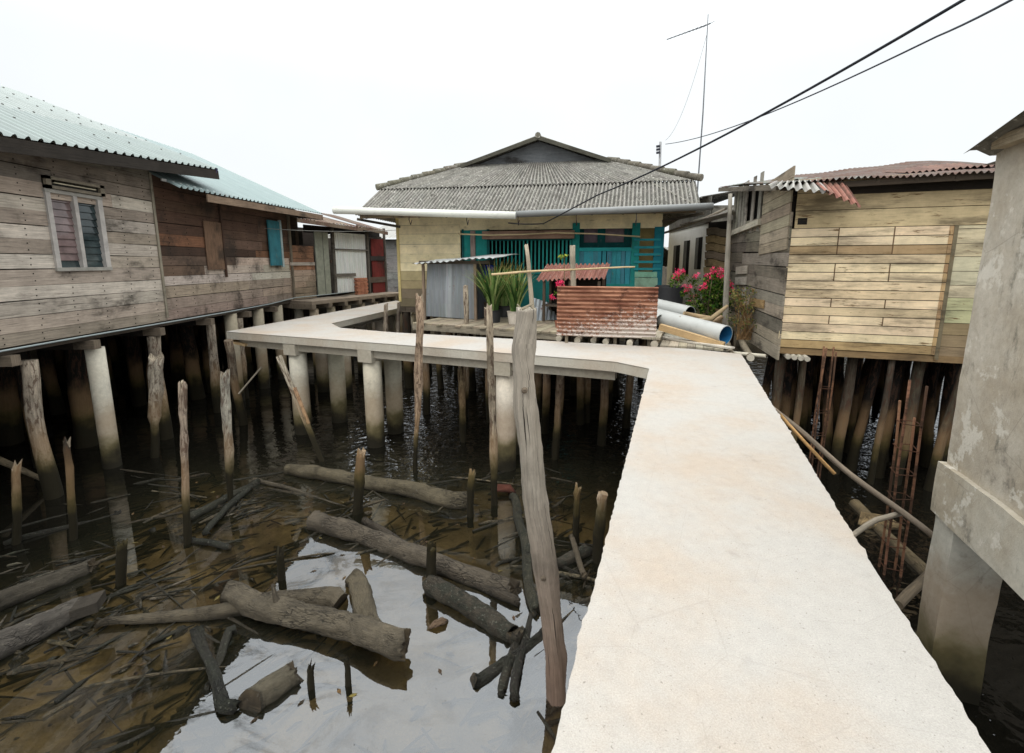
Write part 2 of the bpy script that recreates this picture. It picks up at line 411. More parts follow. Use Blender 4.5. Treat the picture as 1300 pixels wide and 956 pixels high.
def cutrect(a0, a1, z0, z1, holes):
    out = []; zs = sorted({z0, z1, *[min(max(h[k], z0), z1) for h in holes for k in (2, 3)]})
    for b, t in zip(zs, zs[1:]):
        sp = [(a0, a1)]
        for h in holes:
            if h[2] <= b+1e-6 and h[3] >= t-1e-6:
                sp = [q for (x, y) in sp for q in ((x, min(y, h[0])), (max(x, h[1]), y)) if q[1]-q[0] > .01]
        out += [(x, y, b, t) for x, y in sp]
    return out
def curve_pts(p, q, n, sag=0., wob=0.):
    p, q = V(p), V(q); o = []
    sd = V((R.uniform(-9, 9), R.uniform(-9, 9), R.uniform(-9, 9)))
    for k in range(n+1):
        t = k/n; x = p.lerp(q, t); x.z -= sag*4*t*(1-t)
        if wob and 0 < k < n: x += noise.noise_vector(x*.9+sd)*wob
        o.append(x)
    return o

# ------------------------------------------------------------------ pile helpers (parts of what they carry)
def pile(parent, x, y, top, r, mat='pile', c=None, lean=(0, 0), bot=-.5, seg=12):
    mb = MB(); c = c or vary(S(206, 198, 180), .08)
    n = 9 if mat != 'pile' else 4
    pts = [V((x-lean[0]*(1-k/n), y-lean[1]*(1-k/n), bot+(top-bot)*k/n)) for k in range(n+1)]
    if mat == 'pile': mb.tube(pts, r, c, 18)
    else:
        pts = [p+noise.noise_vector(p*.8+V((x, y, 0)))*.05 for p in pts]
        mb.tube(pts, [r*(1.08-.16*k/n) for k in range(n+1)], c, seg, .22, 3)
    return mb.build('pile', mat, parent)
WOODDK = S(92, 82, 70)

# ================================================================== SETTING
def axis(lo, hi, a, b, step):
    xs = []; x = a
    while x <= b+1e-6: xs.append(x); x += step
    g = step; x = a; l = []
    while x > lo: g *= 1.35; x -= g; l.append(max(x, lo))
    g = step; x = b; h = []
    while x < hi: g *= 1.35; x += g; h.append(min(x, hi))
    return l[::-1]+xs+h
def mudz(x, y):
    p = V((x, y, 0))
    z = -.13+.13*noise.noise(p*.55+V((3, 1, 0)))+.07*noise.noise(p*1.7+V((9, 4, 2)))+.03*noise.noise(p*5.1)
    z += .05*noise.noise(V((x*1.1+y*2.0, y*.6-x*.5, 7)))
    z -= .22*max(0, min(1, (y-7.0)/3))
    d = math.hypot((x+.7)/1.9, (y-4.9)/1.5)            # open pool in the middle
    z -= .16*max(0, 1-d)
    if x > 2.2: z -= .2*min(1, (x-2.2)/1.0)
    bank = max(0, min(1, (-2.55-x+.25*noise.noise(p*1.3))/.5))*max(0, min(1, (7.6-y)/1.2)); z += .045*bank
    z += .07*abs(noise.noise(V((x*.9-y*1.1, (x+y)*.35, 2.5))))*bank
    z = min(z, -.012)
    k = max(0, min(1, (y-22)/4), min(1, (-16-x)/4)); z += 2.75*k*k*(3-2*k)  # rise added to shut out sky light and glints under the houses
    return z
xs = axis(-400, 400, -9, 7, .11); ys = axis(-60, 500, 1.2, 12, .11)
mb = MB(); nx = len(xs)
mb.v = [V((x, y, mudz(x, y))) for y in ys for x in xs]
for j in range(len(ys)-1):
    for i in range(nx-1):
        k = j*nx+i; mb.face([k, k+1, k+nx+1, k+nx], [(0, 0), (1, 0), (1, 1), (0, 1)], (.1, .08, .05), True)
mb.build('ground', 'mud', kind='structure')
mb = MB(); mb.poly([(-400, -60, 0), (400, -60, 0), (400, 500, 0), (-400, 500, 0)], (.05, .05, .05)); mb.build('water', 'water', kind='structure')

# ------------------------------------------------------------------ concrete walkway
GA = math.radians(19.3); GD = V((math.sin(GA), math.cos(GA), 0)); GR = V((math.cos(GA), -math.sin(GA), 0))
Z = lambda x, y, z=DECK: on_z(x, y, z)
walk = bpy.data.objects.new('walkway', None); col.objects.link(walk); walk.location = (1.5, 4, 0); walk['kind'] = 'structure'
L0, L1 = Z(723, 865), Z(824, 468); R0, R1 = Z(1200, 865), Z(941, 449.5)
Lb = L0+(L0-L1).normalized()*5; Rb = R0+(R0-R1).normalized()*5
poly = [Lb, L1, Z(780, 459), Z(500, 437), Z(287, 421), Z(503, 381.5), Z(516, 385), Z(507, 391), Z(424, 415.5) + V((-.35, .75, 0)), Z(432, 416.2),
        Z(500, 422), Z(720, 434), Z(880, 443), R1, Rb]
rough = [.011, .004, .004, .004, .004, .003, .003, .003, .003, .003, .004, .004, .012, .012, 0]
pts = []
for k, p in enumerate(poly):
    q = poly[(k+1) % len(poly)]; n = max(1, int((q-p).length/.032)); nr = V((q.y-p.y, p.x-q.x, 0)).normalized()
    big = rough[k] > .01
    for i in range(n):
        w = p.lerp(q, i/n)
        o = rough[k]*(noise.noise(w*5.0)*.2+noise.noise(w*31)*.8+noise.noise(w*2)*.4-(1.1 if noise.noise(w*8+V((3, 3, 3))) > .45 else 0)) if rough[k] else 0
        pts.append((w+nr*o, big, nr))
CT = S(226, 220, 211, .54)
mb = MB(); n = len(pts); TH = .17
for p, big, nr in pts:
    mb.v.append(V((p.x, p.y, DECK)))
for p, big, nr in pts:
    mb.v.append(V((p.x, p.y, DECK-.02+noise.noise(p*9)*.006))+nr*(.010 if not big else .010+.008*noise.noise(p*21)))
for p, big, nr in pts:
    j = .02*noise.noise(p*7) if big else 0
    mb.v.append(V((p.x, p.y, DECK-TH+j))+nr*(.006 if not big else .012*noise.noise(p*11)))
mb.face(list(range(n))[::-1], [(v.x, v.y) for v in mb.v[:n]][::-1], CT)
for lv in (0, 1):
    for i in range(n):
        j = (i+1) % n
        mb.face([lv*n+i, lv*n+j, lv*n+n+j, lv*n+n+i], [(i*.05, 0), (i*.05+.05, 0), (i*.05+.05, .1), (i*.05, .1)], S(190, 184, 170, .95), False)
mb.face([2*n+i for i in range(n)], [(v.x, v.y) for v in mb.v[:n]], S(120, 112, 100))
mb.build('deck_slab', 'conc', walk)
E0, E1 = poly[3], poly[4]; edge = (poly[4]-poly[2]).normalized(); inn = V((edge.y, -edge.x, 0))
if inn.y < 0: inn = -inn
arm = poly[2]
def wbeam(p, q, w, h, top, c=S(168, 160, 145)):
    m = MB(); m.bar(V((p.x, p.y, top-h/2)), V((q.x, q.y, top-h/2)), w, h, c); return m.build('beam', 'side', walk)
bt = DECK-TH-.002
wbeam(poly[2]+inn*.22, poly[4]+inn*.22+edge*-.25, .2, .17, bt)
wbeam(poly[2]+inn*1.12, poly[4]+inn*1.12-edge*.3, .2, .17, bt)
d3 = (poly[5]-poly[4]).normalized(); r3 = V((d3.y, -d3.x, 0))
wbeam(poly[4]+r3*.25+d3*1.4, poly[5]+r3*.25, .2, .17, bt)
wbeam(poly[4]+r3*1.2+d3*1.6, poly[5]+r3*1.0, .2, .17, bt)
dm = (L1-Lb).normalized()
wbeam(Lb+GR*.3, L1+GR*.3, .22, .2, bt); wbeam(Rb-GR*.3, R1-GR*.3, .22, .2, bt)
def cross(p, q):   # pile cap under the slab, ends proud of the beams
    m = MB(); m.bar(V((p.x, p.y, bt-.13)), V((q.x, q.y, bt-.13)), .34, .255, S(176, 168, 152)); m.build('pile_cap', 'side', walk)
for px in (296, 330, 466, 668):
    a = Z(px, 433); t = (a-poly[2]).dot(edge); b = poly[2]+edge*t
    if px > 300: cross(b+inn*.03, b+inn*1.3)
    rr = .19
    if px > 300:
        pile(walk, (b+inn*.26).x, (b+inn*.26).y, bt-.25, rr)
        pile(walk, (b+inn*1.12+edge*(-.25 if px < 340 else .1)).x, (b+inn*1.12).y, bt-.25, rr)
for s_ in (3.2, 5.6, 8.0):
    b = poly[4]+d3*s_; cross(b+r3*.05, b+r3*1.25)
    for w in (.3, 1.05): pile(walk, (b+r3*w).x, (b+r3*w).y, bt-.25, .19)
for s_ in (1.2, 3.6, 6.2):
    b = L1-dm*s_
    for w in (.42, 1.15): pile(walk, (b+GR*w).x, (b+GR*w).y, bt-.2, .16)
m = MB(); b = Z(307, 436, DECK-.28); m.bar(V((b.x-.28, b.y+.1, DECK-.24)), V((b.x+.18, b.y-.05, DECK-.30)), .2, .05, S(176, 150, 112))
m.build('offcut_board', 'beam', walk)

# ------------------------------------------------------------------ LEFT HOUSE
lh = thing('timber_house', 'long grey plank house on stilts under a pale green corrugated roof', 'house', (-7.6, 9, 0))
L = Face((-7.6, 0), (0, 1), (1, 0)); FZ = 2.7
GREYS = [S(186, 176, 162), S(178, 168, 154), S(194, 184, 170), S(168, 156, 142), S(182, 166, 150), S(152, 139, 125)]
aA, aB = L.az(198, 300)[0], L.az(369, 330)[0]
wa0, wz1 = L.az(57, 244); wa1, wz0 = L.az(134, 339)
va0, vz1 = L.az(50, 222); va1 = L.az(127, 243)[0]; vz0 = L.az(50, 237.5)[1]
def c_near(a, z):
    k = .5 if z > 5.25 else (1.0 if z > 3.3 else .95)  # top boards toned down: eave shade put into the colour
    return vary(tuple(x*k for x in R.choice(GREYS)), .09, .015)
mb = MB()
win = (wa0, wa1, wz0, wz1)
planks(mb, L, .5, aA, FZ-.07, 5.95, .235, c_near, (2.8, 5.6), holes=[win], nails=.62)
mb.build('wall', 'plank', lh)
BR = [S(108, 76, 56), S(84, 60, 47), S(128, 92, 68), S(104, 84, 70), S(74, 56, 46)]
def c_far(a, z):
    if z > 4.55: return vary(S(84, 64, 52), .14, .03)  # shade under the eave, painted as darker boards
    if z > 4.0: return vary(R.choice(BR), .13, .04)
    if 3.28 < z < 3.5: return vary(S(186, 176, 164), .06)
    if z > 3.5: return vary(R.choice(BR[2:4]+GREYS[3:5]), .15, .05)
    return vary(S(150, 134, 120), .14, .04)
ta0, tz1 = L.az(337, 279); ta1, tz0 = L.az(357, 337)
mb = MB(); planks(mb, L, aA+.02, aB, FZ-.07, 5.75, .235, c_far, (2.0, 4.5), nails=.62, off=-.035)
a_, z_ = L.az(257, 280); b_, y_ = L.az(286, 342)
L.box(mb, a_, b_, y_, z_, .0, .02, S(112, 88, 70)); L.box(mb, b_-.03, b_+.03, y_-.2, 5.6, .0, .04, S(70, 52, 42))
mb.build('wall', 'brown', lh)
m = MB(); L.box(m, aA-.03, aA+.03, FZ, 5.75, .021, .045, S(140, 132, 116)); m.build('corner_post', 'plank', lh)
m = MB(); L.box(m, aB-.05, aB+.07, FZ-.1, 5.6, .0, .05, S(110, 100, 86)); m.build('corner_post', 'plank', lh)
# louvre window
m = MB()
for (x0, x1, z0, z1) in ((wa0-.05, wa0+.03, wz0-.05, wz1+.06), (wa1-.03, wa1+.07, wz0-.05, wz1+.06), ((wa0+wa1)/2-.035, (wa0+wa1)/2+.035, wz0, wz1)):
    L.box(m, x0, x1, z0, z1, -.05, .055, S(176, 170, 164))
for zz in (wz0-.06, wz1): L.box(m, wa0-.06, wa1+.08, zz, zz+.06, -.05, .06, S(150, 146, 138))
w = m.build('window', 'plain', lh)
m = MB(); k = 10
for i in range(k):
    for (x0, x1) in ((wa0+.03, (wa0+wa1)/2-.035), ((wa0+wa1)/2+.035, wa1-.03)):
        z = wz0+(i+.5)*(wz1-wz0)/k; hh = (wz1-wz0)/k*.54
        A = L.P(x0, z, -.02); B = L.P(x1, z, -.02)
        m.box((A+B)/2, (B-A)/2, V((.012, 0, -hh)), V((.003, 0, .001)), S(120, 102, 100) if x0 < wa0+.1 and i > 0 else S(46, 58, 60))
m.build('louvre_glass', 'glass', w)
m = MB(); m.corr(L.P(wa0, wz0, -.16), L.P((wa0+wa1)/2-.1, wz0, -.16), L.P(wa0, wz1, -.16), L.P((wa0+wa1)/2-.1, wz1, -.16), 6, .02, (1, 0, 0), S(196, 150, 146))
m.build('curtain', 'cloth', w)
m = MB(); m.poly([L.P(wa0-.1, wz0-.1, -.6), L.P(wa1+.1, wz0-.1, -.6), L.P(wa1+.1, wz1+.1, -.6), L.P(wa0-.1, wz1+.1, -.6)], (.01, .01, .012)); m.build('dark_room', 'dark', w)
# wooden vent above the window
m = MB()
L.box(m, va0, va1, vz0, vz1, .02, .04, (.012, .01, .009))
for (x0, x1, z0, z1) in ((va0, va0+.09, vz0, vz1), (va1-.09, va1, vz0, vz1), (va0, va1, vz0, vz0+.05), (va0, va1, vz1-.05, vz1)):
    L.box(m, x0, x1, z0, z1, .02, .09, S(128, 118, 102))
for i in range(3):
    z = vz0+.09+i*(vz1-vz0-.14)/3
    L.box(m, va0+.16, va1-.16, z, z+.035, .041, .07, S(196, 186, 160))
m.build('vent', 'plain', lh)
m = MB(); L.box(m, ta0, ta1, tz0, tz1, .03, .07, S(50, 108, 118)); L.box(m, ta1-.05, ta1+.05, tz0-.05, tz1+.05, .03, .09, S(150, 166, 166)); m.build('shutter', 'teal', lh)
# roofs: near sheet stands over the far sheet
RX, RZ = -11.45, 7.78
e0, e1 = V((-7.0, .2, 5.18)), V((-7.0, 11.65, 6.09))
e0 = V((-7.0, .2, 5.63-(6.7-.2)*.094))
RY1, RY2 = 11.65, 17.75
m = MB(); g1 = lambda u, v: vary(S(202, 212, 207, .42) if v > .2 else S(190, 204, 199, .39), .03, .01)
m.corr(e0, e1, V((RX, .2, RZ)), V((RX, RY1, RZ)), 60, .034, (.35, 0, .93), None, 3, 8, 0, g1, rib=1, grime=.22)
m.corr(V((RX, .2, RZ)), V((RX, RY1, RZ)), V((-15.6, .2, 6)), V((-15.6, RY1, 6)), 56, .018, (-.35, 0, .93), S(190, 206, 202), 1)
for r_ in range(1, 6):
    for k in range(40):
        if R.random() < .35: continue
        p = e0.lerp(e1, (k+.25+R.uniform(-.2, .2))/40).lerp(V((RX, .2, RZ)).lerp(V((RX, RY1, RZ)), (k+.25)/40), r_/6+.01); m.box(p+V((.35, 0, .93))*.045, V((.011, 0, -.005)), V((0, .011, 0)), V((.003, 0, .008)), S(120, 116, 110, .5))
m.build('roof', 'greenroof', lh)
f0, f1 = V((-7.0, 10.2, 5.46)), V((-7.0, RY2, 5.66))
m = MB(); g2 = lambda u, v: vary(S(186, 206, 204, .42), .03, .01)
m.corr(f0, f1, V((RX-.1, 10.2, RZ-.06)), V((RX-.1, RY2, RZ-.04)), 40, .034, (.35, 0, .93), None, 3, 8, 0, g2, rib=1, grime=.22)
m.corr(V((RX-.1, 10.2, RZ-.06)), V((RX-.1, RY2, RZ-.04)), V((-15.6, 10.2, 5.9)), V((-15.6, RY2, 5.9)), 37, .018, (-.35, 0, .93), S(176, 204, 204), 1)
m.build('roof', 'greenroof', lh)
m = MB(); m.bar(e0+V((-.03, 0, -.13)), e1+V((-.03, -.02, -.13)), .03, .2, S(50, 45, 40)); m.bar(e0+V((-.3, 0, -.05)), e1+V((-.3, 0, -.05)), .06, .1, S(70, 60, 52))
for k in range(13):
    y = .6+k*.9; zz = 5.0+.08*y
    m.bar(V((-7.1, y, e0.lerp(e1, y/11.65).z-.1)), V((-8.2, y, e0.lerp(e1, y/11.65).z+.28)), .06, .1, S(64, 54, 46))
m.bar(V((-7.02, 11.55, 5.98)), V((-8.2, 11.6, 6.40)), .03, .24, S(72, 70, 96))
m.build('fascia', 'plank', lh)
m = MB(); m.bar(f0+V((-.02, .9, -.10)), f1+V((-.02, 0, -.12)), .03, .17, S(128, 108, 90)); m.build('fascia', 'plank', lh)
m = MB(); m.bar(V((-7.3, 10.1, 5.6)), V((-7.05, 12.0, 5.52)), .03, .05, S(190, 190, 186)); m.build('brace_rod', 'plain', lh)
# inside: floor, back wall, gable
m = MB(); m.box((-15.6, 8.5, FZ-.1), (0, 8.2, 0), (7.95, 0, 0), (0, 0, .08), S(30, 26, 22)); m.bar((-7.71, .4, FZ-.12), (-7.71, 16.4, FZ-.12), .12, .12, S(70, 62, 54))  # floor extended past the house to block sky; dark colour stands for shade
m.build('floor', 'plank', lh)
m = MB()
for y in (1.0, 3.0, 5.0, 6.9, 8.3, 9.9, 11.6, 13.3, 14.8, 16.1):
    m.bar((-7.52, y, FZ-.27), (-7.9, y, FZ-.27), .14, .16, S(112, 100, 86)); m.bar((-7.9, y, FZ-.28), (-23, y, FZ-.28), .14, .16, S(34, 30, 26))  # inner beam length coloured dark for the shade under the floor
m.build('floor_beams', 'plank', lh)
m = MB()
m.poly([(-15.4, .4, FZ), (-15.4, 16.4, FZ), (-15.4, 16.4, 6.0), (-15.4, .4, 6.0)], S(70, 62, 54))
for y in (.45, 16.4, 17.0): m.poly([(-15.4, y, FZ), (-7.63, y, FZ), (-7.63, y, 5.72), (RX, y, 7.6), (-15.4, y, 5.8)], S(84, 70, 58))
m.build('end_wall', 'brown', lh)
for (px, py, r, mat) in ((58, 590, .115, 'post'), (140, 572, .148, 'pile'), (212, 560, .12, 'post'), (280, 540, .11, 'post'), (312, 500, .11, 'post'), (385, 470, .15, 'pile')):
    X = -7.75; p = ray(px, py); k = X/p.x; y = (CAM+p*k).y
    pile(lh, X, y, FZ-.36, r, mat, S(206, 200, 184) if mat == 'pile' else S(150, 138, 122), lean=(.0, 0))
for y in (12.8, 14.2, 15.4): pile(lh, -7.8, y, FZ-.2, .16, 'pile', S(170, 160, 140))
for i in range(6):
    for j in range(11):
        pile(lh, -9.1-i*1.5+R.uniform(-.3, .3), 1.5+j*1.4+R.uniform(-.4, .4), FZ-.2, R.uniform(.12, .2), 'post', vary(S(30, 27, 23), .2), lean=(R.uniform(-.2, .2), R.uniform(-.2, .2)), seg=8)  # inner piles coloured near black: under-floor shade put into the tone

# thin cable along the wall and water pipe at the sill
mb = MB(); pts = curve_pts(L.P(2, 4.86, .25), on_y(300, 287, 14.2), 18, .12)+curve_pts(on_y(300, 287, 14.2), on_y(505, 292, 17.5), 10, .1)[1:]
mb.tube(pts, .009, S(120, 118, 112), 5); mb.build('cable', 'plain', loc=pts[0], label='thin grey cable strung along the front of the grey plank house', cat='cable')
mb = MB(); pts = [L.P(.8, FZ-.08, .06), L.P(5, FZ-.1, .06), L.P(8, FZ-.09, .06), L.P(12, FZ-.1, .06), L.P(14.5, FZ-.08, .07), L.P(16, FZ-.0, .14), V((-6.9, 17.3, FZ+.02)), V((-6.5, 18.6, FZ+.03))]
mb.tube(pts, .015, S(150, 160, 160), 8); mb.build('water_pipe', 'pvc', loc=pts[0], label='thin pale blue pipe running along the bottom of the plank wall', cat='pipe')

# ------------------------------------------------------------------ annexe with grey door, zinc front and red door
ax = thing('annexe', 'low lean-to shack with grey door, white zinc front and red door', 'shack', (-7, 18, 0))
N0, N1 = V((-7.62, 16.15, 0)), V((-5.62, 20.7, 0)); dd = (N1-N0).normalized()
A = Face(N0, dd, (dd.y, -dd.x)); AZ = 2.62
m = MB()
a0 = 0; a1 = A.az(398, 330)[0]
hz = A.az(380, 312)[1]
planks(m, A, 0, a1, AZ, hz, .2, lambda a, z: vary(S(140, 104, 80) if z > 3.6 else S(146, 130, 112), .2), (.6, 1.4), nails=.5)
A.box(m, 0, a1, hz+.05, 5.0, -.5, -.45, (.02, .017, .014)); A.box(m, -.02, a1, A.az(380, 337)[1], A.az(380, 333)[1], .02, .06, S(160, 150, 138))
A.box(m, a1, 5.2, A.az(440, 298)[1], 5.25, -.40, -.36, (.02, .017, .014)); m.build('wall', 'brown', ax)
m = MB(); q = A.pbox(m, 399, 294, 421, 373, -.03, .02, S(136, 138, 124)); A.box(m, q[0]+.35, q[0]+.37, q[2], q[3], .021, .03, S(90, 92, 84)); d_ = m.build('door', 'plain', ax, label='tall grey-green plank door')
m = MB(); A.pbox(m, 420, 330, 422, 334, .021, .07, S(60, 60, 58)); m.build('handle', 'steel', d_)
m = MB()
for px in (425, 468.5, 490): A.pbox(m, px-1.2, 290, px+1.2, 374, -.02, .07, S(92, 86, 78))
for (x0, x1, y) in ((426, 468, 317), (426, 452, 349)): A.pbox(m, x0, y-1.5, x1, y+1.5, .035, .075, S(104, 98, 90))
m.build('frame', 'plank', ax)
b0 = A.az(426, 372); b1 = A.az(467, 372); zt = A.az(440, 296)[1]; zb = A.az(440, 371)[1]
m = MB(); m.corr(A.P(b0[0], zb, 0), A.P(b1[0], zb, 0), A.P(b0[0], zt, 0), A.P(b1[0], zt, 0), 15, .014, A.n, None, 2, 6, .02, lambda u, v: vary(S(206, 208, 204), .05))
m.build('zinc_front', 'zinc', ax)
m = MB(); A.pbox(m, 471, 303, 489.5, 372, -.02, .02, S(110, 46, 42))
for y in (328, 355): A.pbox(m, 470, y-3, 490, y+3, .021, .05, S(96, 82, 72) if y > 330 else S(58, 52, 50))
m.build('door', 'brown', ax, label='faded red plank door')
m = MB()
A.box(m, -.1, 5.2, AZ-.14, AZ-.02, -.2, 1.0, S(146, 132, 116))
for k in range(7): A.box(m, k*.75-.1, k*.75+.05, AZ-.3, AZ-.14, -.4, 1.02, S(130, 118, 102))
m.build('landing', 'plank', ax)
def zroof(name, pa, pb, depth, rise, waves, c, mat, amp=.02):
    m = MB(); bk = V((-dd.y, dd.x, 0))*depth+V((0, 0, rise)); m.corr(pa, pb, pa+bk, pb+bk, waves, amp, (0, -.2, 1), None, 2, 6, .05, lambda u, v: vary(c, .1)); m.bar(pa+V((0, 0, -.08)), pb+V((0, 0, -.08)), .04, .13, S(120, 106, 90)); m.build(name, mat, ax)
m = MB(); m.box((-15.5, 21.3, AZ-.06), (8.2, 0, 0), (0, 4.4, 0), (0, 0, .05), S(26, 23, 20)); m.build('floor', 'plank', ax)  # unseen dark slab added to close off bright ground and sky
for k in range(26):
    pile(ax, -8.6-R.uniform(0, 9), R.uniform(16.8, 25), AZ-.1, R.uniform(.11, .17), 'post', S(30, 27, 23), seg=7)  # piles added under the slab, shade put into their dark colour
zroof('roof', A.P(-.1, A.az(402, 279, .6)[1], .6), A.P(A.az(460, 288, .6)[0], A.az(460, 289, .6)[1], .6), 3.2, .75, 18, S(126, 112, 98), 'rustroof')
zroof('roof', A.P(A.az(452, 283, .5)[0], A.az(452, 285, .5)[1], .5), A.P(A.az(492, 294, .5)[0], A.az(492, 294, .5)[1], .5), 2.6, .7, 14, S(112, 102, 92), 'rustroof')
m = MB(); A.box(m, -.1, 5.0, AZ, 5.4, -3.4, -3.35, S(60, 52, 46)); A.box(m, 4.95, 5.0, AZ, 5.0, -3.4, -.1, S(90, 84, 76)); m.build('end_wall', 'plank', ax)
for k in range(7):
    b = A.P(.2+k*.78, 0, .75); pile(ax, b.x, b.y, AZ-.3, .15, 'pile', vary(S(166, 154, 134), .1))
for k in range(8):
    b = A.P(R.uniform(.2, 4.8), 0, R.uniform(-3, -.3)); pile(ax, b.x, b.y, AZ-.1, .11, 'post', S(80, 72, 62), seg=8)
bs = thing('brick_stack', 'small stack of red bricks in front of the white zinc wall', 'bricks', A.P(A.az(460, 360, .15)[0], AZ, .2))
qa, qz = A.az(453, 348, .2); qb, qy = A.az(468, 372, .2)
nr = 9
for r in range(nr):
    m = MB()
    for k in range(3):
        w = (qb-qa)/3; o = (r % 2)*.04
        A.box(m, qa+k*w+.006+o, qa+(k+1)*w-.006+o, AZ-.018+r*.075, AZ-.018+r*.075+.068, .03, .17, vary(S(168, 112, 86), .15))
    m.build('brick_course', 'plain', bs)
# far grey shack behind
fs = thing('far_shack', 'distant grey board shack seen between the red door and the yellow house', 'shack', (-5.0, 26, 0))
FS = Face((-7.6, 25.2), (1, -.05), (-.05, -1))
m = MB(); planks(m, FS, 0, 4.2, 2.2, 5.1, .42, lambda a, z: vary(S(142, 140, 136), .1), (2, 4)); m.build('wall', 'plank', fs)
m = MB(); m.corr(FS.P(-.3, 5.15, .5), FS.P(4.6, 5.15, .5), FS.P(-.3, 6.2, -4), FS.P(4.6, 6.2, -4), 24, .02, (0, -.3, 1), S(150, 148, 142), 2); m.build('roof', 'zinc', fs)
m = MB(); FS.box(m, 0, 4.2, 2.05, 2.18, -5, .1, S(60, 54, 48)); m.build('floor', 'plank', fs)
for k in range(5): pile(fs, -7.3+k*.95, 25.3, 2.05, .13, 'post', S(84, 76, 66), seg=8)

# ------------------------------------------------------------------ YELLOW HOUSE
yh = thing('yellow_house', 'yellow plank house with teal porch and weathered grey corrugated hip roof', 'house', (0, 16, 0))
th = math.radians(10); H = Face((-3.42, 14.2), (math.cos(th), -math.sin(th)), (-math.sin(th), -math.cos(th)))
WH = H.az(838, 340)[0]; HF = 2.72; TZ = H.az(650, 270)[1]
YE = S(240, 224, 182, .97)
aW = H.az(585, 320)[0]
m = MB()
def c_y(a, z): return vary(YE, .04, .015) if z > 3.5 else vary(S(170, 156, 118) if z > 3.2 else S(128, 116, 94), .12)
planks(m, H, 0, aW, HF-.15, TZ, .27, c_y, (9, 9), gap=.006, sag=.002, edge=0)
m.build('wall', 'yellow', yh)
m = MB(); H.box(m, aW, WH, H.az(700, 291)[1], TZ+.12, -.03, .015, YE); H.box(m, -.02, .06, HF, TZ, .02, .04, S(206, 186, 128)); m.build('header', 'yellow', yh)
TE, TD = S(38, 132, 126), S(22, 84, 84)
def part(name, mat, rects, parent=yh, label=None):
    m = MB()
    for r in rects: H.pbox(m, *r)
    return m.build(name, mat, parent, label=label)
part('panel', 'teal', [(586, 291, 621, 386, -.02, .012, TE), (586, 291, 590, 386, .013, .04, TD), (618, 291, 622, 386, .013, .04, TD)])
part('post', 'plank', [(597, 293, 604, 386, .013, .07, S(150, 132, 124))])
part('lintel', 'plank', [(612, 293.5, 729, 302.5, .02, .22, S(150, 122, 104))])
part('sill_panel', 'teal', [(622, 347, 728, 400, -.02, .012, S(36, 116, 112)), (622, 344, 728, 348, -.01, .04, TE)])
gr = part('window_grille', 'teal', [(622, 302, 728, 305, -.01, .02, TD)])
for k in range(21):
    x = 625+k*4.95
    m = MB(); H.pbox(m, x-.75, 304, x+.75, 346, -.01, .015, vary(S(46, 142, 134), .1)); m.build('grille_bar', 'teal', gr)
part('porch_post', 'teal', [(727, 283, 733.5, 400, -.03, .05, TE)]); part('porch_post', 'teal', [(803, 283, 808, 400, -.03, .05, TE)]); part('porch_post', 'teal', [(831.5, 288, 838, 400, -.03, .05, S(34, 118, 132))])
# upper openings with curtains
wf = part('window', 'teal', [(734, 283, 741, 315, -.34, -.28, TD), (759, 283, 768, 315, -.34, -.28, TD), (793, 283, 803, 315, -.34, -.28, TD), (734, 308, 803, 315, -.345, -.285, TD)])
part('curtain', 'cloth', [(740, 284, 760, 310, -.42, -.40, S(126, 112, 120))], wf); part('curtain', 'cloth', [(767, 284, 794, 310, -.42, -.40, S(132, 118, 122))], wf)
rl = part('railing', 'teal', [(733, 314.5, 804, 318.5, -.02, .045, S(44, 150, 150)), (733, 360, 804, 364, -.02, .045, TE)])
for k in range(12):
    x = 735.5+k*5.9; m = MB(); H.pbox(m, x, 317, x+(3.9 if k not in (4, 5, 9) else 2.2), 392, -.015, .02, vary(S(58, 140, 150) if k % 3 else S(70, 128, 142), .1)); m.build('slat', 'teal', rl)
sl = part('side_wall_panel', 'yellow', [(808, 283, 829, 346, -.5, -.45, S(176, 156, 104))])
sc_ = part('slat_screen', 'teal', [(805, 303, 839, 305.5, .05, .08, S(44, 140, 148))])
for y in (312.5, 321.5, 331, 340):
    m = MB(); H.pbox(m, 805, y, 839, y+3, .051, .08, S(44, 140, 148)); m.build('slat', 'teal', sc_)
part('lower_boards', 'plain', [(806, 345, 834, 352, .0, .06, S(128, 176, 150)), (806, 352.5, 834, 372, .0, .055, S(140, 172, 148)), (806, 372.5, 834, 395, 0, .05, S(110, 140, 120))])
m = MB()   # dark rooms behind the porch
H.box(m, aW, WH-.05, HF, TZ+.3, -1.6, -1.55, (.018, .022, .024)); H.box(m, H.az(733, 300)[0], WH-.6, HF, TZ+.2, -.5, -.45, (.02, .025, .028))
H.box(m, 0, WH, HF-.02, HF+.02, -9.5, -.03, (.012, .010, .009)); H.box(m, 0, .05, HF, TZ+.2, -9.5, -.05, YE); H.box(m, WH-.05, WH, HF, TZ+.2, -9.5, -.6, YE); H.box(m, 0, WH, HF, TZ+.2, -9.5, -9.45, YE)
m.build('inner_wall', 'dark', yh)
m = MB()
H.box(m, -.1, WH+.1, HF-.32, HF-.16, -.15, .02, S(96, 86, 74)); H.box(m, 0, WH, HF-.16, HF-.04, -15.5, 0, S(26, 23, 20)); m.build('floor', 'plank', yh)  # floor run deep and coloured dark to keep the space below in shade
for i in range(8):
    for j in range(7):
        b = H.P(.15+i*(WH-.3)/7+R.uniform(-.15, .15), 0, -.15-j*2.0+R.uniform(-.3, .3))
        pile(yh, b.x, b.y, HF-.18, R.uniform(.09, .15), 'post', vary(S(62, 55, 46) if j == 0 else S(40, 36, 30), .2), lean=(R.uniform(-.12, .12), R.uniform(-.1, .1)), seg=8)  # rows behind the first coloured darker, as shaded by the floor
